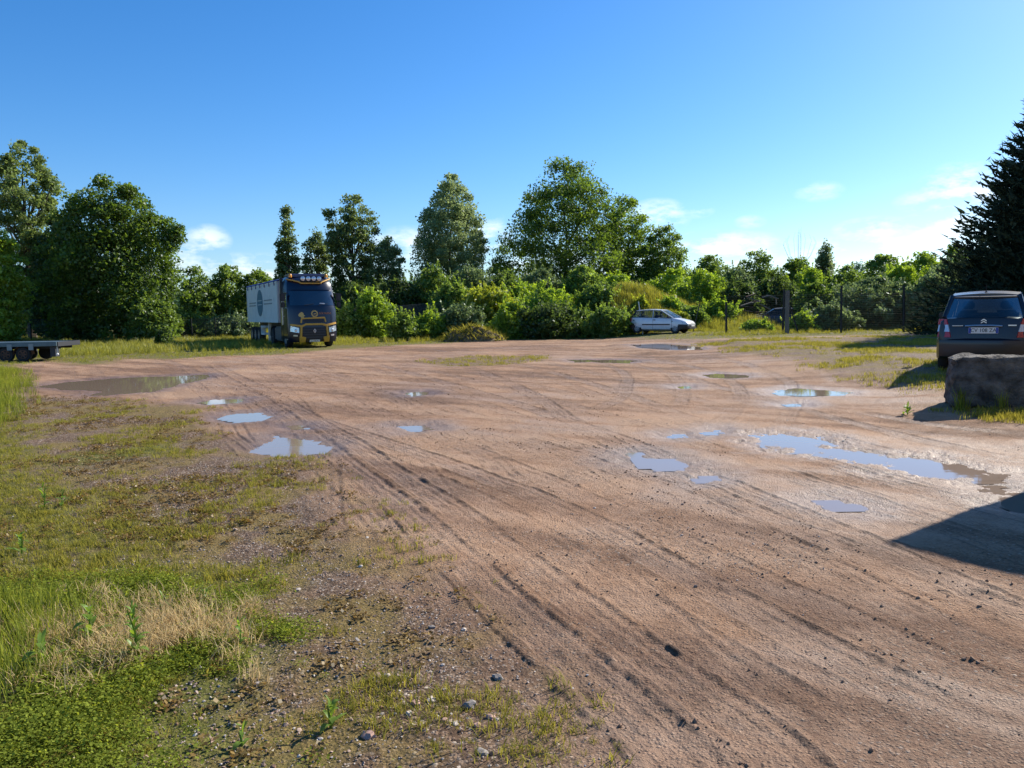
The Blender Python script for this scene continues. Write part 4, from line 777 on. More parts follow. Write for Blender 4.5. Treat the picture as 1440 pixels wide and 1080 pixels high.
# ---------------- cars
def evaluated(o):
    dg = bpy.context.evaluated_depsgraph_get(); me = bpy.data.meshes.new_from_object(o.evaluated_get(dg)); return me
def make_car(name, label, loc, rz, paint, st, axles, wr, roof, cowl, rear, hr, glass, trim, rimm, pill=(-.25,), arch=True, seats=True):
    root = empty(name, loc, rz, label, 'car'); xs_ = [q[0] for q in st]
    I = lambda x, k: float(np.interp(x, xs_, [q[k] for q in st]))
    rings = []
    for x in np.linspace(xs_[0], xs_[-1], 44):
        zl, zt, w = I(x, 1), I(x, 2), I(x, 3); hgt = zt-zl
        half = [(0, zl), (w*.80, zl), (w*.93, zl+.05), (w*.985, zl+.22*hgt), (w, zl+.48*hgt), (w*.985, zl+.74*hgt), (w*.955, zt-.05), (w*.90, zt-.005), (w*.55, zt+.018), (0, zt+.028)]
        rings.append([(x, y, z) for y, z in half]+[(x, -y, z) for y, z in half[-2:0:-1]])
    b_ = MB().loft(rings).build('body', paint, root, smooth=42)
    if arch:
        for ax in axles:
            for s_ in (-1, 1):
                cu = MB().lathe([(wr*1.17, 0), (wr*1.17, .5)], 28, 'y', (ax, (.48 if s_ > 0 else -.98), wr*1.02)).build('cutter', paint); md = b_.modifiers.new('a', 'BOOLEAN'); md.operation = 'DIFFERENCE'; md.object = cu; md.solver = 'EXACT'
                me = evaluated(b_); b_.modifiers.clear(); b_.data = me; bpy.data.objects.remove(cu)
        b_.data.materials.clear(); b_.data.materials.append(paint); b_.data.polygons.foreach_set('use_smooth', [True]*len(b_.data.polygons)); b_.data.set_sharp_from_angle(angle=R(42))
    for ax in axles:
        for s_ in (-1, 1): wheel(root, ax, s_*(I(ax, 3)-.10), wr, .18, rimm, s_, 7, .55)
    MB().box(axles[1]+.2, axles[0]-.2, -.62, .62, st[len(st)//2][1]-.05, .42).build('underbody', M_dark, root)
    xr, xf, zr, zf = roof; zc = lambda x: zr+(zf-zr)*(x-xr)/(xf-xr)+.05*math.sin(math.pi*(x-xr)/(xf-xr)); R2 = []
    for x in np.linspace(xr, xf, 9):
        z = zc(x); h_ = hr*(1-.04*abs((x-xr)/(xf-xr)-.5)); top = [(x, h_*q, z+.035*(1-q*q)) for q in np.linspace(-1, 1, 11)]; R2.append(top+[(x, h_*q, z-.03) for q in (1, -1)])
    MB().loft(R2).build('roof', paint, root, smooth=50)
    xc, zcw, wc = cowl; xb, zb, wb_ = rear
    for s_ in (-1, 1):
        def belt(x): return Vector((x, s_*I(x, 3)*.915, I(x, 2)-.01))
        def rf(x): return Vector((x, s_*hr*.985, zc(min(max(x, xr), xf))-.012))
        MB().tube([Vector((xc, s_*wc, zcw)), rf(xf)], .035, 6, True, .8).build('front_pillar', paint, root, fix=False)
        MB().tube([Vector((xb+.02, s_*wb_, zb)), rf(xr)], .05, 6, True, .9).build('rear_pillar', trim, root, fix=False)
        MB().tube([rf(xr), rf((xr+xf)/2), rf(xf)], .022, 5).build('roof_rail', paint, root, fix=False)
        xs2 = [xb+.16]+list(pill)+[xc-.10]; tops = [max(xr+.02, xb+.28)]+[q-.03 for q in pill]+[xf-.02]
        for k in range(len(xs2)-1):
            a, d = xs2[k]+(.03 if k else 0), xs2[k+1]-.03; ta, td = tops[k]+(.03 if k else 0), tops[k+1]-.03
            q = [belt(a), belt(d), rf(td), rf(ta)]; MB().add(q, [(0, 1, 2, 3)]).build('side_window', glass, root, fix=False)
            fr = MB()
            for i in range(4): fr.tube([q[i], q[(i+1) % 4]], .016, 4)
            fr.build('window_frame', trim, root, fix=False)
        for q in pill: MB().tube([belt(q), rf(q-.03)], .036, 6, True, .7).build('centre_pillar', paint, root, fix=False)
        mr = MB().box(xc-.32, xc-.18, min(s_*(wc+.10), s_*(wc+.28)), max(s_*(wc+.10), s_*(wc+.28)), zcw+.0, zcw+.13).build('mirror', M_dark, root, .03)
        for q in pill: MB().box(q+.05, q+.19, min(s_*I(q, 3)*.98, s_*(I(q, 3)+.015)), max(s_*I(q, 3)*.98, s_*(I(q, 3)+.015)), I(q, 2)-.15, I(q, 2)-.11).build('door_handle', M_dark, root, .008)
    def pane(nm, x0, z0, w0, x1, z1, w1, bow, mat):
        rs = []
        for t_ in np.linspace(0, 1, 5):
            w = w0+(w1-w0)*t_; rs.append([(x0+(x1-x0)*t_+bow*(1-q*q), w*q, z0+(z1-z0)*t_) for q in np.linspace(-1, 1, 11)])
        return MB().loft(rs, False, False).build(nm, mat, root, fix=False, smooth=80)
    pane('windscreen', xc, zcw, wc, xf, zc(xf)-.005, hr*.96, .10, glass); pane('rear_window', xb, zb, wb_, xr, zc(xr)-.005, hr*.95, -.07, glass)
    if seats:
        for (x, y) in ((-.15, .36), (-.15, -.36)): sm_ = MB().box(x-.12, x+.06, y-.23, y+.23, .5, 1.12).build('seat', M_seat, root, .05); MB().box(x-.1, x+.0, y-.12, y+.12, 1.14, 1.30).build('headrest', M_seat, sm_, .03)
        MB().box(xb+.45, xb+.62, -.58, .58, .5, 1.08).build('rear_seat', M_seat, root, .05)
    return root, b_, I, zc
# white three-door hatchback
st = [(-1.86, .42, .70, .62), (-1.84, .34, .82, .70), (-1.76, .28, .98, .77), (-1.3, .22, .975, .80), (-.4, .20, .945, .812), (.5, .20, .925, .812), (.9, .20, .915, .805), (1.2, .22, .86, .795), (1.5, .24, .79, .78), (1.72, .26, .71, .74), (1.83, .30, .64, .68), (1.89, .36, .58, .60)]
cx_, cy_ = P(934, 469); czz = gz(cx_, cy_)
punto, pb, I, zc = make_car('parked_car', 'small white three-door hatchback parked on the grass below the mound', (cx_, cy_+.7, czz+.01), R(-33), M_white, st, (1.13, -1.30), .285, (-1.42, .18, 1.38, 1.39), (.98, .92, .70), (-1.74, .98, .66), .56, G_clear, M_dark, M_hub, (-.28,))
for s_ in (-1, 1):
    y = s_*.812
    MB().box(-.95, .82, min(y, y+s_*.018), max(y, y+s_*.018), .50, .57).build('side_moulding', M_dark, punto, .006)
    MB().slab([(1.72, s_*.50, .70), (1.78, s_*.52, .58), (1.62, s_*.765, .60), (1.50, s_*.775, .72)], (.35, s_*.5, .2), .02).build('headlight', M_lens, punto)
    MB().box(-1.80, -1.66, min(s_*.66, s_*.79), max(s_*.66, s_*.79), .70, .98).build('tail_light', M_red, punto, .02)
    m = MB(); m.box(-1.56, -1.46, min(s_*.795, s_*.812), max(s_*.795, s_*.812), .76, .84); m.build('fuel_cap' if s_ > 0 else 'wing_badge', M_greyprint, punto, .01)
    MB().box(.93, .99, min(s_*.795, s_*.815), max(s_*.795, s_*.815), .70, .74).build('side_indicator', M_dark, punto, .005)
    for x in (-.26, .93): MB().box(x-.004, x+.004, min(y*.985, y+s_*.004), max(y*.985, y+s_*.004), .27, .87).build('door_gap', M_dark, punto)
rs = [[(x+dx, y, z) for (dx, z) in ((.0, .24), (.05, .27), (.06, .46), (.03, .53), (-.08, .54), (-.08, .24))] for (x, y) in [(1.42, -.80), (1.62, -.775), (1.80, -.68), (1.88, -.45), (1.90, 0), (1.88, .45), (1.80, .68), (1.62, .775), (1.42, .80)]]
MB().loft(rs).build('front_bumper', M_dark, punto, smooth=40)
rs = [[(x-dx, y, z) for (dx, z) in ((.0, .30), (.05, .33), (.06, .52), (.03, .58), (-.08, .59), (-.08, .30))] for (x, y) in [(-1.55, -.80), (-1.72, -.78), (-1.84, -.66), (-1.87, 0), (-1.84, .66), (-1.72, .78), (-1.55, .80)]]
MB().loft(rs).build('rear_bumper', M_dark, punto, smooth=40)
MB().box(1.955, 1.97, -.26, .26, .40, .50).build('number_plate', M_plate, punto); MB().box(1.955, 1.965, -.55, .55, .28, .36).build('air_intake', M_chassis, punto)
MB().tube([(-1.3, .0, 1.42), (-1.45, 0, 1.62)], .007, 4).build('aerial', M_dark, punto, fix=False)
# dark blue car seen from behind
st2 = [(-2.00, .34, .60, .70), (-1.97, .30, .72, .76), (-1.90, .27, .99, .80), (-1.5, .24, .985, .835), (-.5, .22, .965, .845), (.6, .22, .955, .845), (1.0, .22, .945, .835), (1.4, .24, .88, .82), (1.75, .26, .78, .78), (1.92, .32, .66, .70), (2.0, .40, .58, .6)]
bx, by = (1383-720)/1100*16.1, 16.1; hd = R(33); fwd = Vector((math.sin(hd), math.cos(hd), 0)); cc = Vector((bx, by, 0))+fwd*2.0; cz2 = float(base_h(cc.x, cc.y))
c3, cb, I2, zc2 = make_car('parked_car', 'dark blue hatchback seen from behind at the right edge, beyond a stone block', (cc.x, cc.y, cz2+.0), math.pi/2-hd, M_dkblue, st2, (1.24, -1.30), .30, (-1.52, .30, 1.40, 1.42), (1.05, .95, .73), (-1.90, .99, .70), .60, G_soft, M_dkblue, M_silver, (-.45, .42))
c3.scale = (1.02, 1.02, 1.13)
def rx(y, z): return float(np.interp(z, [.3, .6, .72, .99, 1.4], [-2.0, -2.0, -1.97, -1.90, -1.52]))
rs = [[(x-dx, y, z) for (dx, z) in ((-.02, .24), (.05, .28), (.09, .50), (.075, .58), (.0, .615), (-.10, .615), (-.10, .24))] for (x, y) in [(-1.48, -.835), (-1.72, -.835), (-1.88, -.78), (-1.96, -.6), (-2.0, -.3), (-2.0, 0), (-2.0, .3), (-1.96, .6), (-1.88, .78), (-1.72, .835), (-1.48, .835)]]
MB().loft(rs).build('rear_bumper', M_dkblue, c3, smooth=40)
MB().loft([[(x, y, z) for (x, z) in ((-1.46, 1.405), (-1.66+.10*(y/.6)**2, 1.375), (-1.66+.10*(y/.6)**2, 1.345), (-1.50, 1.335))] for y in np.linspace(-.58, .58, 11)]).build('spoiler', M_dark, c3, smooth=40)
X0 = -1.985; MB().box(X0-.018, X0, -.26, .26, .705, .815).build('number_plate', M_plate, c3, .004)
MB().box(X0-.020, X0-.0181, .215, .258, .709, .811).build('plate_band', M_eu, c3); MB().box(X0-.020, X0-.0181, -.258, -.215, .709, .811).build('plate_band', M_eu, c3)
text('plate_text', 'CV 108 ZA', .096, M_ink, c3, (X0-.021, 0, .760), (0, -1, 0), (0, 0, 1), .0015)
MB().tube([(X0-.01, -.32, .838), (X0-.035, -.15, .848), (X0-.04, 0, .85), (X0-.035, .15, .848), (X0-.01, .32, .838)], .017, 6).build('chrome_bar', M_silver, c3, fix=False)
m = MB()
for dz in (0, .038): m.slab([(X0+.03, -.05, .885+dz), (X0+.03, 0, .915+dz), (X0+.03, .05, .885+dz), (X0+.03, .05, .902+dz), (X0+.03, 0, .934+dz), (X0+.03, -.05, .902+dz)][::-1], (-1, 0, 0), .02)
m.build('chevron_badge', M_silver, c3)
MB().box(X0-.01, X0+.02, .36, .55, .84, .85).build('badge_strip', M_silver, c3); MB().box(X0-.01, X0+.02, -.56, -.42, .84, .862).build('model_badge', M_silver, c3)
for s_ in (-1, 1):
    def lamp(nm, mat, z0, z1, yi0, yi1, par=c3):
        yo = .815; xa = rx(0, z0)-.035; xb_ = rx(0, z1)-.03
        q = [[(xa, s_*yi0, z0), (xa+.05, s_*(yi0+yo)/2, z0), (xa+.16, s_*(yo+.012), z0), (xa+.30, s_*(yo+.022), z0)], [(xb_, s_*yi1, z1), (xb_+.05, s_*(yi1+yo)/2-.0, z1), (xb_+.15, s_*(yo-.01), z1), (xb_+.26, s_*(yo+.005), z1)]]
        return MB().loft([[p for p in r_]+[(p[0]+.05, p[1]*.97, p[2]) for p in r_[::-1]] for r_ in q]).build(nm, mat, par, smooth=30)
    tl = lamp('tail_light', M_red, .635, .735, .575, .60); lamp('clear_lens', M_clear, .737, .865, .60, .63, tl); lamp('upper_lens', M_red, .867, .97, .635, .665, tl)
MB().tube([(-1.25, 0, 1.46), (-1.38, 0, 1.60)], .006, 4).build('aerial', M_dark, c3, fix=False); MB().box(-1.30, -1.18, -.03, .03, 1.445, 1.475).build('aerial_foot', M_dark, c3, .01)
MB().tube([(-1.93, .05, 1.0), (-1.83, -.35, 1.10)], .012, 4).build('rear_wiper', M_dark, c3, fix=False)
# overgrown wreck behind the fence with scrap piled on it
M_wreck = pm('faded_wreck_paint', (.035, .05, .075), .5, var=.3)
wx, wy = at(1092, 54); wk, wb2, _, _ = make_car('wrecked_car', 'overgrown dark wrecked car behind the right-hand fence', (wx, wy, gz(wx, wy)-.12), R(172), M_wreck, [(q[0]*1.05, q[1], q[2], q[3]) for q in st], (1.2, -1.35), .28, (-1.2, .2, 1.34, 1.36), (1.0, .92, .70), (-1.7, .98, .66), .56, G_clear, M_dark, M_chassis, (-.3,), arch=False, seats=False)
sp_ = empty('scrap_heap', (wx-.9, wy+1.4, gz(wx, wy+1.4)), .2, 'heap of broken boards and scrap rising behind the wrecked car', 'scrap')
for k in range(13): a = random.uniform(-.5, .5); m = Matrix.Translation((random.uniform(-1.0, 1.1), random.uniform(-.4, .4), .5+.13*k)) @ Matrix.Rotation(a, 4, 'Y') @ Matrix.Rotation(random.uniform(-.8, .8), 4, 'Z'); MB().box(-.75+.03*k, .75-.03*k, -.09, .09, -.025, .025, m).build('board', M_wood if k % 3 else M_rust, sp_)
MB().tube([(.2, -.3, 1.9), (.8, -.3, 2.02), (1.25, -.3, 1.85), (1.3, -.3, 1.4)], .045, 6).build('bent_pipe', M_wood, sp_, fix=False); MB().box(-.9, .8, -.4, .4, 0, .55).build('crate', M_rust, sp_, .02)
# ---------------- flatbed trailer at the left edge
fxp, fyp = P(38, 508); ft = empty('flatbed_trailer', (fxp, fyp+.6, gz(fxp, fyp)), R(6), 'dark low flatbed trailer standing in the grass at the left edge', 'trailer'); M_deck = pm('grey_blue_steel', (.10, .15, .17), .5, .3, var=.15); M_frame = pm('trailer_frame', (.022, .024, .03), .6)
for k in range(7): MB().box(-3.0, 1.25, -1.0+.29*k, -.715+.29*k, .72, .755).build('deck_plank', M_deck, ft, .004)
for y in (-1.04, 1.04): MB().box(-3.05, 1.30, y-.035, y+.035, .60, .775).build('side_rail', M_deck if y < 0 else M_frame, ft, .01)
MB().box(1.256, 1.33, -1.0, 1.0, .58, .77).build('end_rail', M_frame, ft, .01)
for y in (-.5, .5): MB().box(-3.0, 1.2, y-.05, y+.05, .48, .715).build('frame_beam', M_frame, ft)
for x in (-.45, .35): MB().box(x-.09, x+.09, -1.09, -1.076, .46, .70).build('side_bracket', M_greyprint, ft)
for y in (-.92, .92): wheel(ft, .0, y, .29, .2, M_rust, 1 if y > 0 else -1, 6); wheel(ft, -.65, y, .29, .2, M_rust, 1 if y > 0 else -1, 6)
m = MB()
for k in range(8): a = math.pi*k/8; b_ = math.pi*(k+1)/8; m.slab([(.0+.36*math.cos(t_), -1.05, .29+.33*math.sin(t_)) for t_ in (a, b_)]+[(.0+.36*math.cos(t_), -.80, .29+.33*math.sin(t_)) for t_ in (b_, a)], (0, 0, 1), .012)
m.build('mudguard', M_rust, ft)
MB().box(-1.55, -1.05, -1.03, -.5, .12, .59).build('tool_box', M_frame, ft, .02); MB().box(-1.62, -1.56, -1.03, -.95, .05, .59).build('support_leg', M_greyprint, ft); MB().box(1.0, 1.2, -.95, -.6, .18, .57).build('rear_leg', M_frame, ft); MB().tube([(1.30, -1.03, .58), (1.31, -1.03, .26)], .02, 5).build('lamp_bracket', M_greyprint, ft, fix=False); MB().lathe([(.04, -.04), (.05, 0), (.02, .03)], 10, 'y', (1.32, -1.06, .28)).build('marker_lamp', M_plate, ft)
# ---------------- stone block
bpx, bpy_ = P(1340, 578); M_block = pm('weathered_stone', (.11, .10, .088), .95, var=.75, scale=5, bump=1.0, bscale=26)
bm = bmesh.new(); bmesh.ops.create_cube(bm, size=1); bmesh.ops.subdivide_edges(bm, edges=bm.edges, cuts=22, use_grid_fill=True)
for v in bm.verts:
    c_ = v.co.copy(); e = 1-.10*(abs(2*c_.x)**8+abs(2*c_.z)**8*.4)*(abs(2*c_.y)**8); v.co = Vector((c_.x*2.3*(1-.05*max(0, c_.z)), c_.y*.85*e, c_.z*.74))
    if c_.x < -.44: v.co.z -= (abs(c_.x)-.44)*1.6*max(0, c_.z)
co = np.array([v.co for v in bm.verts]); nn_ = .050*fbm(co[:, 0]+co[:, 2]*2, co[:, 1]*3+co[:, 2], 3.0, 4, 200)+.034*fbm(co[:, 0]*2, co[:, 2]*2+co[:, 1], 9, 3, 201)
bm.normal_update()
for v, d in zip(bm.verts, nn_): v.co += v.normal*float(d)
me = bpy.data.meshes.new('stone_block'); bm.to_mesh(me); bm.free(); sb = link('stone_block', me, M_block, None, 50); bh = R(-22)
sb.location = (bpx+1.30, bpy_+.10+.02, gz(bpx+.8, bpy_)+.35); sb.rotation_euler = (0, 0, bh); tag(sb, 'long weathered stone block lying in front of the dark blue car', 'stone block')
# ---------------- earth heap and stump on the bank
def heap(name, label, px, D, hw, h, seed, mat):
    x, y = at(px, D); n = 26; vs_ = []; fs_ = []; Wd = hw/1100*D
    for i in range(n):
        for j in range(n):
            u, v = i/(n-1)*2-1, j/(n-1)*2-1; q = max(0, 1-(u*u+v*v)); zz_ = h*q**.8; zz_ += float(fbm(np.array([u*3.]), np.array([v*3.]), 1.2, 3, seed)[0])*h*.3*min(1, q*3); vs_.append((x+u*Wd, y+v*Wd*.7, gz(x+u*Wd, y+v*Wd*.7)+zz_-.06))
    for i in range(n-1):
        for j in range(n-1): a = i*n+j; fs_.append((a, a+n, a+n+1, a+1))
    return tag(link(name, np_mesh(name, vs_, fs_, True), mat), label, 'heap')
M_heap = pm('dry_earth', (.16, .12, .07), .95, var=.5, scale=4, bump=1.0, bscale=14)
heap('earth_heap', 'small brown heap of earth and dead grass at the foot of the bank', 668, 47, 46, .85, 300, M_heap)
heap('earth_cut', 'bare brown earth face on the grassy mound', 862, 53.6, 22, .45, 301, M_heap)
x, y = at(866, 51.5); st_ = MB().lathe([(.62, 0), (.52, .3), (.50, .9), (.46, 1.0), (.1, .98)], 12, 'z').build('tree_stump', pm('old_stump', (.11, .10, .10), .9, var=.4, scale=5), None, smooth=60); st_.location = (x, y, gz(x, y)+.1); tag(st_, 'grey stump below the bare earth face of the mound', 'stump')
# ------------------------------------------------------------------ ground cover: instanced tufts, sprigs and pebbles
def blades(n, h, spread, w, seed, bend=.5, upright=1.0, tint=(.0, 1.)):
    g = np.random.default_rng(seed); v = []; f = []; tn = []
    for k in range(n):
        a = g.uniform(0, 6.28); r_ = spread*g.uniform(0, 1)**.6; bx_, by_ = r_*math.cos(g.uniform(0, 6.28)), r_*math.sin(g.uniform(0, 6.28)); hh = h*g.uniform(.45, 1.15); d = np.array([math.cos(a), math.sin(a)]); o = np.array([-d[1], d[0]])*w*.5
        le = bend*hh*g.uniform(.2, 1); b0 = np.array([bx_, by_]); i = len(v)
        m_ = b0+d*le*.35; e_ = b0+d*le
        v += [(*(b0-o), -.01), (*(b0+o), -.01), (*(m_+o*.8), hh*.6*upright), (*(m_-o*.8), hh*.6*upright), (*e_, hh*upright)]; f += [(i, i+1, i+2, i+3), (i+3, i+2, i+4, i+4)]; tn += [g.uniform(*tint)]*5
    me = bpy.data.meshes.new('blades'); me.from_pydata(v, [], [q if q[2] != q[3] else q[:3] for q in f]); at_ = me.attributes.new('tint', 'FLOAT', 'POINT'); at_.data.foreach_set('value', np.array(tn, np.float32)); return me
def sprigs(n, h, spread, leaf, seed):
    g = np.random.default_rng(seed); c_ = np.stack([g.normal(size=n)*spread*.5, g.normal(size=n)*spread*.5, g.uniform(.15, 1, n)*h], 1)
    v, f, tn = leaf_quads(c_, leaf, .85, 1.2, seed); me = np_mesh('sprigs', v, f); a = me.attributes.new('tint', 'FLOAT', 'POINT'); a.data.foreach_set('value', tn.astype(np.float32)); return me
def stone_mesh(seed, sub=1, flat=.6):
    bm = bmesh.new(); bmesh.ops.create_icosphere(bm, subdivisions=sub, radius=.5); g = np.random.default_rng(seed)
    for v in bm.verts: v.co *= g.uniform(.72, 1.2); v.co.z *= flat
    me = bpy.data.meshes.new('stone'); bm.to_mesh(me); bm.free(); return me
def scatter(name, label, cat_, pts, scale, protos, mat, rotx=0., zoff=0., seed=0):
    g = np.random.default_rng(seed); n = len(pts); col_ = bpy.data.collections.new(name+'_pieces')
    for k, me in enumerate(protos):
        me.materials.clear(); me.materials.append(mat); o = bpy.data.objects.new(name+'_piece', me); col_.objects.link(o)
    me = bpy.data.meshes.new(name); me.vertices.add(n); z = detail_h(pts[:, 0], pts[:, 1]); me.vertices.foreach_set('co', np.stack([pts[:, 0], pts[:, 1], z+zoff], 1).astype(np.float32).ravel())
    rot = np.stack([g.normal(size=n)*rotx, g.normal(size=n)*rotx, g.uniform(0, 6.28, n)], 1).astype(np.float32)
    a = me.attributes.new('rot', 'FLOAT_VECTOR', 'POINT'); a.data.foreach_set('vector', rot.ravel()); a = me.attributes.new('siz', 'FLOAT', 'POINT'); a.data.foreach_set('value', np.asarray(scale, np.float32))
    a = me.attributes.new('pick', 'INT', 'POINT'); a.data.foreach_set('value', g.integers(0, len(protos), n).astype(np.int32))
    o = link(name, me); tag(o, label, cat_, kind='stuff')
    ng = bpy.data.node_groups.new(name, 'GeometryNodeTree'); ng.interface.new_socket('Geometry', in_out='INPUT', socket_type='NodeSocketGeometry'); ng.interface.new_socket('Geometry', in_out='OUTPUT', socket_type='NodeSocketGeometry')
    gi = ng.nodes.new('NodeGroupInput'); go = ng.nodes.new('NodeGroupOutput'); ip = ng.nodes.new('GeometryNodeInstanceOnPoints'); ci = ng.nodes.new('GeometryNodeCollectionInfo'); ci.inputs['Collection'].default_value = col_; ci.inputs['Separate Children'].default_value = True; ci.inputs['Reset Children'].default_value = True
    def na_(nm, ty): q = ng.nodes.new('GeometryNodeInputNamedAttribute'); q.data_type = ty; q.inputs['Name'].default_value = nm; return q.outputs['Attribute']
    L = ng.links; L.new(gi.outputs[0], ip.inputs['Points']); L.new(ci.outputs[0], ip.inputs['Instance']); ip.inputs['Pick Instance'].default_value = True
    L.new(na_('pick', 'INT'), ip.inputs['Instance Index']); L.new(na_('rot', 'FLOAT_VECTOR'), ip.inputs['Rotation']); L.new(na_('siz', 'FLOAT'), ip.inputs['Scale']); L.new(ip.outputs[0], go.inputs[0])
    md = o.modifiers.new('scatter', 'NODES'); md.node_group = ng; return o
def sample(x0, x1, y0, y1, n, seed, keep, fall=0.):
    g = np.random.default_rng(seed); x = g.uniform(x0, x1, n); y = g.uniform(y0, y1, n); k = keep(x, y)
    if fall: k = k*np.minimum(1, fall/np.hypot(x, y))
    m = g.uniform(0, 1, n) < k; return np.stack([x[m], y[m]], 1)
inp = lambda poly, e=.3, am=.3, sc=1.0, sd_=0: (lambda x, y: 1-sst(-e, e, sdf_poly(x, y, poly)+am*fbm(x, y, sc, 3, sd_)))
def wetfree(x, y):
    k = np.ones_like(x)
    for (nm, w, zw, na2, s2) in PUD: k *= sst(0, .3, sdf_poly(x, y, w))
    return k
GM = dict(short=leaf_mat('short_grass', (.13, .135, .026), (.38, .35, .075), .4, 0.), straw=leaf_mat('dry_straw', (.34, .26, .12), (.62, .50, .27), .35, 0.), clover=leaf_mat('clover', (.085, .115, .017), (.31, .36, .060), .45, 0.), tall=leaf_mat('tall_grass', (.095, .125, .022), (.30, .33, .06), .45, 0.), verge=leaf_mat('verge_grass', (.11, .13, .022), (.36, .35, .06), .45), weed=leaf_mat('weed_leaves', (.11, .19, .028), (.27, .38, .06), .45), rusty=leaf_mat('rusty_moss', (.10, .065, .02), (.26, .17, .05), .2))
nearL = lambda x, y: inp(LEFT, .5, .4, .9, 41)(x, y)*wetfree(x, y)
pt = sample(-6, 2.5, 2.2, 9, 120000, 1, lambda x, y: inp(LUSH, .55, .7, 1.3, 45)(x, y)*sst(-.12, .3, fbm(x, y, 2.2, 4, 401, .65)), 0); pt = pt[:9000]
scatter('clover_cover', 'low green clover cover in the bottom left corner', 'clover', pt, (.45+1.0*np.random.default_rng(2).uniform(0, 1, len(pt))**2), [sprigs(60, .05, .075, .0105, k) for k in range(4)], GM['clover'], .15, 0, 2)
pt = sample(-9, 2, 2.2, 16, 130000, 3, lambda x, y: np.maximum(nearL(x, y)*sst(-.05, .35, fbm(x, y, 1.4, 4, 402))*.6, inp(MIDG, .5, .5, 1.1, 46)(x, y)*.55)*(1-.1*inp(LUSH, .2)(x, y)), 6); pt = pt[:26000]
scatter('short_grass', 'short sparse grass on the left side of the yard', 'grass', pt, (.32+.95*np.random.default_rng(4).uniform(0, 1, len(pt))**2), [blades(18, .05, .055, .0042, 20+k, 1.5) for k in range(4)], GM['short'], .1, 0, 4)
pt = sample(-16, 2, 2.4, 26, 90000, 5, lambda x, y: nearL(x, y)*sst(-.2, .3, fbm(x, y, 1.0, 4, 403))*.6, 7); pt = pt[:14000]
scatter('moss_tufts', 'rusty brown moss and dead plantlets in the gravel on the left', 'moss', pt, np.random.default_rng(6).uniform(.5, 1.4, len(pt)), [sprigs(22, .025, .06, .018, 40+k) for k in range(3)], GM['rusty'], .2, 0, 6)
ST = WP([(40, 905), (110, 868), (230, 862), (305, 880), (290, 925), (190, 935), (110, 925), (60, 930)])
pt = sample(-5, 0, 3, 6, 20000, 7, inp(ST, .3, .4, 2, 404)); pt = pt[:400]
scatter('dry_grass', 'patch of pale dry straw around the tall weeds, bottom left', 'dry grass', pt, np.random.default_rng(8).uniform(.7, 1.25, len(pt)), [blades(20, .11, .06, .004, 60+k, 1.1) for k in range(4)], GM['straw'], .3, 0, 8)
TG = WP([(-500, 860), (0, 850), (55, 860), (60, 900), (20, 960), (-500, 960)]); TG2 = WP([(-300, 520), (10, 515), (32, 525), (30, 560), (8, 620), (-300, 640)])
pt = np.vstack([sample(-6, -1.5, 3, 6, 9000, 9, inp(TG, .3, .3, 2, 405))[:500], sample(-26, -8, 8, 26, 26000, 10, inp(TG2, .4, .4, 1, 406))]); pt = pt[:7000]
scatter('tall_grass', 'taller bright grass along the left edge of the picture', 'grass', pt, np.random.default_rng(10).uniform(.6, 1.2, len(pt)), [blades(16, .20, .09, .005, 80+k, .6) for k in range(4)], GM['tall'], .08, 0, 10)
fr = lambda x, y: inp(VERGE, .8, .8, .5, 42)(x, y)*(.35+.65*sst(-.4, .2, fbm(x, y, .35, 3, 407)))
pt = np.vstack([sample(-42, 30, 24, 66, 90000, 11, fr)[:26000], sample(2, 17, 49, 60, 9000, 21, fr)]); dd = sdf_poly(pt[:, 0], pt[:, 1], VERGE)
hs_ = np.random.default_rng(12).uniform(.45, 1.1, len(pt))*(.30+.75*sst(.3, 5, -dd))
hs_ *= (.62+.5*fbm(pt[:, 0], pt[:, 1], .45, 3, 413)); hs_ *= 1-.85*np.exp(-(((pt[:, 0]-hx)/3.0)**4+((pt[:, 1]-hy-.3)/3.0)**4)); hs_ *= 1-.72*np.exp(-(((pt[:, 0]-cx_)/3.2)**4+((pt[:, 1]-cy_+.6)/2.6)**4)); hs_ *= np.where(pt[:, 0] > 1.5, .62+1.1*sst(48, 52, pt[:, 1]), 1)
scatter('verge_grass', 'rough yellow-green grass along the far edge of the yard and over the mound', 'grass', pt, hs_, [blades(24, .50, .22, .018, 100+k, .45) for k in range(5)], GM['verge'], .1, 0, 12)
pt = np.vstack([sample(6, 26, 9, 46, 60000, 13, lambda x, y: inp(RIGHT, .7, .7, .6, 43)(x, y)*sst(-.15, .35, fbm(x, y, .7, 4, 408))*.55), sample(-7, 3, 22, 34, 9000, 14, lambda x, y: inp(ISLE, .4, .6, .8, 44)(x, y)*.12)]); pt = pt[:15000]
scatter('yard_grass', 'thin low grass on the right between the yard and the fence', 'grass', pt, np.random.default_rng(14).uniform(.5, 1.2, len(pt)), [blades(20, .09, .14, .009, 120+k, 1.0) for k in range(4)], GM['short'], .1, 0, 14)
pt = sample(5.5, 9.5, 8.8, 11.0, 2600, 15, inp(BLKG, .2, .2, 1.5, 409))*1.0; pt = pt[:420]
scatter('block_grass', 'short grass in front of the stone block', 'grass', pt, np.random.default_rng(16).uniform(.5, 1.1, len(pt)), [blades(16, .10, .07, .007, 140+k, .7) for k in range(3)], GM['short'], .1, 0, 16)
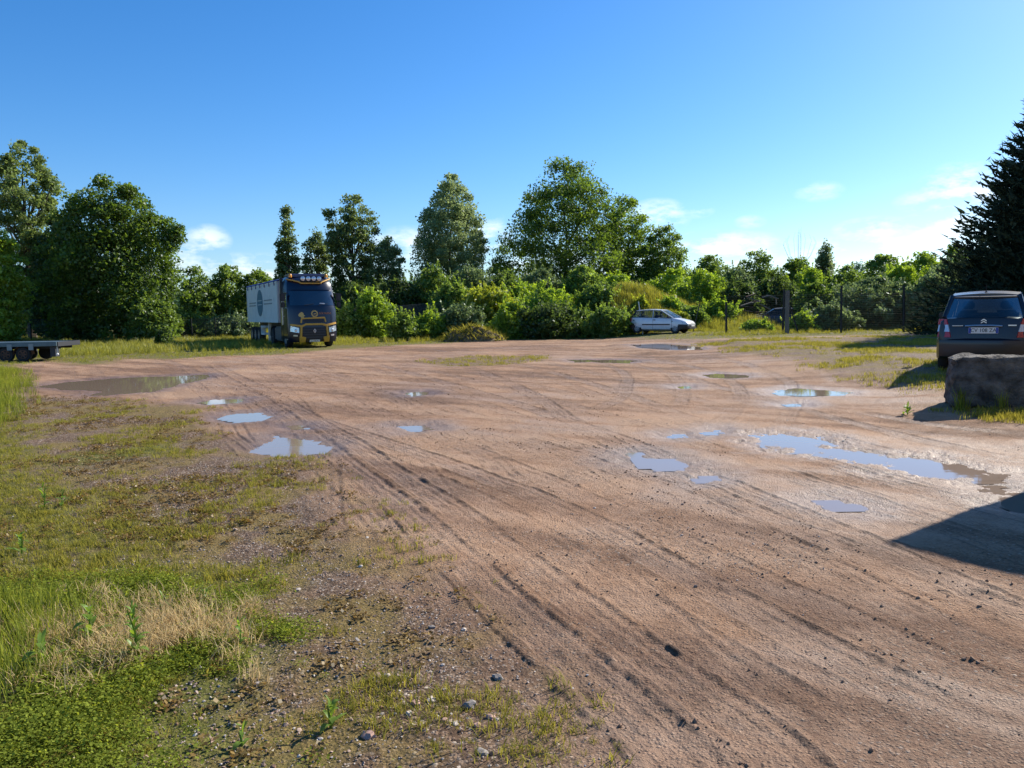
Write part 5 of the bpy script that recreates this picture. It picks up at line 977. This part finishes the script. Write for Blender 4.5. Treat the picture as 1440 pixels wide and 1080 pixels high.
# pebbles and clods
PM = pm('pebble', (.30, .22, .17), .75, var=.0); t = PM.node_tree; oi = t.nodes.new('ShaderNodeObjectInfo'); rp_ = t.nodes.new('ShaderNodeValToRGB'); e = rp_.color_ramp.elements
for (p_, c_) in ((.3, (.26, .17, .12)), (.6, (.36, .25, .19)), (.85, (.30, .27, .25))): q = e.new(p_); q.color = c_+(1,)
e[0].color = (.11, .08, .065, 1); e[-1].color = (.62, .55, .47, 1); t.links.new(oi.outputs['Random'], rp_.inputs['Fac']); t.links.new(rp_.outputs['Color'], t.nodes['Principled BSDF'].inputs['Base Color'])
pt = np.vstack([sample(-5, 3.5, 2.2, 9, 130000, 17, lambda x, y: nearL(x, y)*(.25+.75*sst(-.1, .3, fbm(x, y, 1.1, 3, 410))), 4)[:26000], sample(-4, 7, 2.2, 12, 90000, 18, lambda x, y: (1-nearL(x, y))*wetfree(x, y)*sst(-.1, .5, fbm(x, y, .9, 4, 411))*.45, 5)[:12000]])
g = np.random.default_rng(19); sz = .004+.012*g.uniform(0, 1, len(pt))**3+.02*(g.uniform(0, 1, len(pt)) > .992)
scatter('gravel', 'loose gravel and pebbles over the near part of the yard', 'gravel', pt, sz, [stone_mesh(k) for k in range(5)], PM, .5, .002, 19)
# clods thrown up beside the ruts
cl = []
for (pl, wd, dep, ng_) in TR[:30]:
    for s_ in (-1, 1):
        o_ = offs(pl, s_*wd*.56)
        for k in range(len(o_)-1):
            n_ = int(np.linalg.norm(o_[k+1]-o_[k])*14); q = g.uniform(0, 1, max(n_, 1)); cl.append(o_[k]+(o_[k+1]-o_[k])*q[:, None]+g.normal(size=(len(q), 2))*.022)
cl = np.vstack(cl); rr_ = np.hypot(cl[:, 0], cl[:, 1]); cl = cl[(rr_ > 2.3) & (rr_ < 22) & (cl[:, 1] > 1) & (fbm(cl[:, 0], cl[:, 1], 1.3, 3, 412) > .22) & (wetfree(cl[:, 0], cl[:, 1]) > .6)]; cl = cl[g.permutation(len(cl))[:4500]]
CM = pm('mud_clod', (.24, .140, .085), .85, var=.3, scale=30)
scatter('mud_clods', 'small clods of mud thrown up along the tyre ruts', 'mud', cl, .006+.022*g.uniform(0, 1, len(cl))**3, [stone_mesh(20+k, 1, .75) for k in range(4)], CM, .6, .002, 20)

# ------------------------------------------------------------------ single weeds and stones in the foreground
def leaf_piece(L_, w, curl, seed):
    n = 6; v = []; f = []
    for k in range(n+1):
        q = k/n; ww = w*math.sin(math.pi*min(1, q*.92+.06))**.8; x = L_*q*math.cos(curl*q*.5); z = L_*q*math.sin(.9-curl*q)*.7; v += [(x, -ww, z+.15*ww), (x, 0, z), (x, ww, z+.15*ww)]
    for k in range(n): i = 3*k; f += [(i, i+3, i+4, i+1), (i+1, i+4, i+5, i+2)]
    me = np_mesh('leaf', v, f, True); a = me.attributes.new('tint', 'FLOAT', 'POINT'); a.data.foreach_set('value', np.full(len(v), .3+.4*random.random(), np.float32)); return me
LEAF = [leaf_piece(1, .16, .9, 0), leaf_piece(1, .22, 1.3, 1), leaf_piece(1, .12, .5, 2)]
for me in LEAF: me.materials.append(GM['weed'])
def weed(label, px, py, h, n, ll, seed):
    g = np.random.default_rng(seed); x, y = P(px, py); z = float(detail_h(np.array([x]), np.array([y]))[0]); root = empty('weed_plant', (x, y, z), g.uniform(0, 6), label, 'weed', 'weeds on the left of the yard')
    MB().tube([(0, 0, -.02), (g.normal()*.01, g.normal()*.01, h*.5), (g.normal()*.02, g.normal()*.02, h*.95)], [.006, .005, .003], 5).build('stem', GM['weed'], root, fix=False)
    for k in range(n):
        q = .05+.92*k/n; o = bpy.data.objects.new('leaf', LEAF[k % 3]); C.objects.link(o); o.parent = root; o.location = (0, 0, h*q); o.rotation_euler = (0, -.25-.55*q+g.normal()*.15, k*2.4+g.normal()*.3); s_ = ll*(1.1-.55*q)*g.uniform(.8, 1.2); o.scale = (s_, s_, s_)
for k, a in enumerate([('tallest leafy weed standing in the dry straw patch', 190, 932, .30, 24, .085), ('bushy dark weed left of the tallest one in the straw', 128, 905, .20, 14, .12), ('broad-leaved weed at the left edge below the straw', 62, 945, .16, 9, .13), ('small bright weed behind the straw patch', 230, 862, .11, 9, .06), ('bright weed at the edge of the gravel behind the straw', 290, 853, .10, 8, .06), ('thin weed on the green cushion right of the straw', 338, 915, .16, 7, .06),
                       ('bright weed alone in the gravel at bottom centre-left', 466, 1022, .11, 12, .07), ('small weed in the clover near the bottom edge', 342, 1050, .08, 7, .06), ('pale weed beside the left edge halfway down the grass', 62, 715, .22, 9, .10), ('twin weed right of the pale one at the left edge', 88, 712, .16, 8, .08), ('short weed by the lower left grass, among dead stalks', 30, 780, .14, 8, .10), ('yellow-green weed cushion on the bare ground left of the stone block', 1276, 583, .14, 14, .14)]): weed(*a, 500+k)
def tuft(label, px, py, s_, seed):
    x, y = P(px, py); z = float(detail_h(np.array([x]), np.array([y]))[0]); o = link('grass_tuft', blades(46, .38, .10, .012, seed, .75), GM['tall']); o.location = (x, y, z); o.scale = (s_, s_, s_); tag(o, label, 'grass tuft')
tuft('spiky grass tuft in front of the left end of the stone block', 1352, 577, 1.0, 600); tuft('second grass tuft in front of the middle of the stone block', 1408, 574, .75, 601)
SM = [pm('pink_stone', (.42, .26, .20), .8, var=.2, scale=20), pm('grey_stone', (.23, .20, .175), .8, var=.25, scale=20), pm('pale_stone', (.52, .44, .36), .8, var=.2, scale=20)]
def stone(label, px, py, size, m_, seed, fl=.65, group=None):
    x, y = P(px, py); z = float(detail_h(np.array([x]), np.array([y]))[0]); o = link('stone', stone_mesh(seed, 2, fl), SM[m_], None, 18); o.location = (x, y, z+size*.12); o.scale = (size*1.25, size, size); o.rotation_euler = (0, 0, seed); tag(o, label, 'stone', group)
for k, a in enumerate([('reddish split stone at the bottom edge, left of centre', 519, 1035, .052, 0), ('grey flat stone in the gravel at bottom centre', 660, 992, .05, 1), ('ochre stone casting a dark shadow in the gravel', 606, 985, .04, 2), ('mauve stone near the bottom edge beside the mud', 678, 1057, .042, 1), ('pinkish stone left of the ochre one', 584, 988, .034, 0), ('pale stone at the mud edge halfway along the gravel', 652, 884, .028, 2), ('grey slab-like stone at the mud edge right of the gravel', 700, 953, .05, 1), ('dark stone in the grass beside the gravel', 607, 882, .03, 1), ('white stone in the left gravel near the grass', 420, 828, .03, 2)]): stone(*a, 700+k)
for k, (px, py) in enumerate([(625, 1015), (640, 1018), (690, 1010), (700, 1012), (672, 1020), (545, 950), (530, 958), (575, 1005)]): stone('small pale pebble lying in the gravel at bottom centre', px, py, .022+.006*(k % 3), 2 if k % 2 else 0, 720+k, .65, 'small pebbles in the gravel')

# dead grass lying over the small earth heap
hp = bpy.data.objects['earth_heap']; g = np.random.default_rng(33); hv = np.array([v.co for v in hp.data.vertices]); hv = hv[g.integers(0, len(hv), 2600)]; v = []; f = []; tn = []
for p_ in hv:
    if p_[2]-gz(p_[0], p_[1]) < .02: continue
    a = g.uniform(0, 6.28); L_ = g.uniform(.15, .5); i = len(v); d = np.array([math.cos(a), math.sin(a), g.uniform(.1, .9)])*L_; w_ = np.array([-math.sin(a), math.cos(a), 0])*.030; q = p_+np.array([g.normal()*.06, g.normal()*.06, -.01])
    v += [tuple(q-w_), tuple(q+w_), tuple(q+d)]; f.append((i, i+1, i+2)); tn += [g.uniform(0, 1)]*3
me = bpy.data.meshes.new('dead_grass'); me.from_pydata(v, [], f); a = me.attributes.new('tint', 'FLOAT', 'POINT'); a.data.foreach_set('value', np.array(tn, np.float32)); o = link('dead_grass', me, GM['short'], hp)
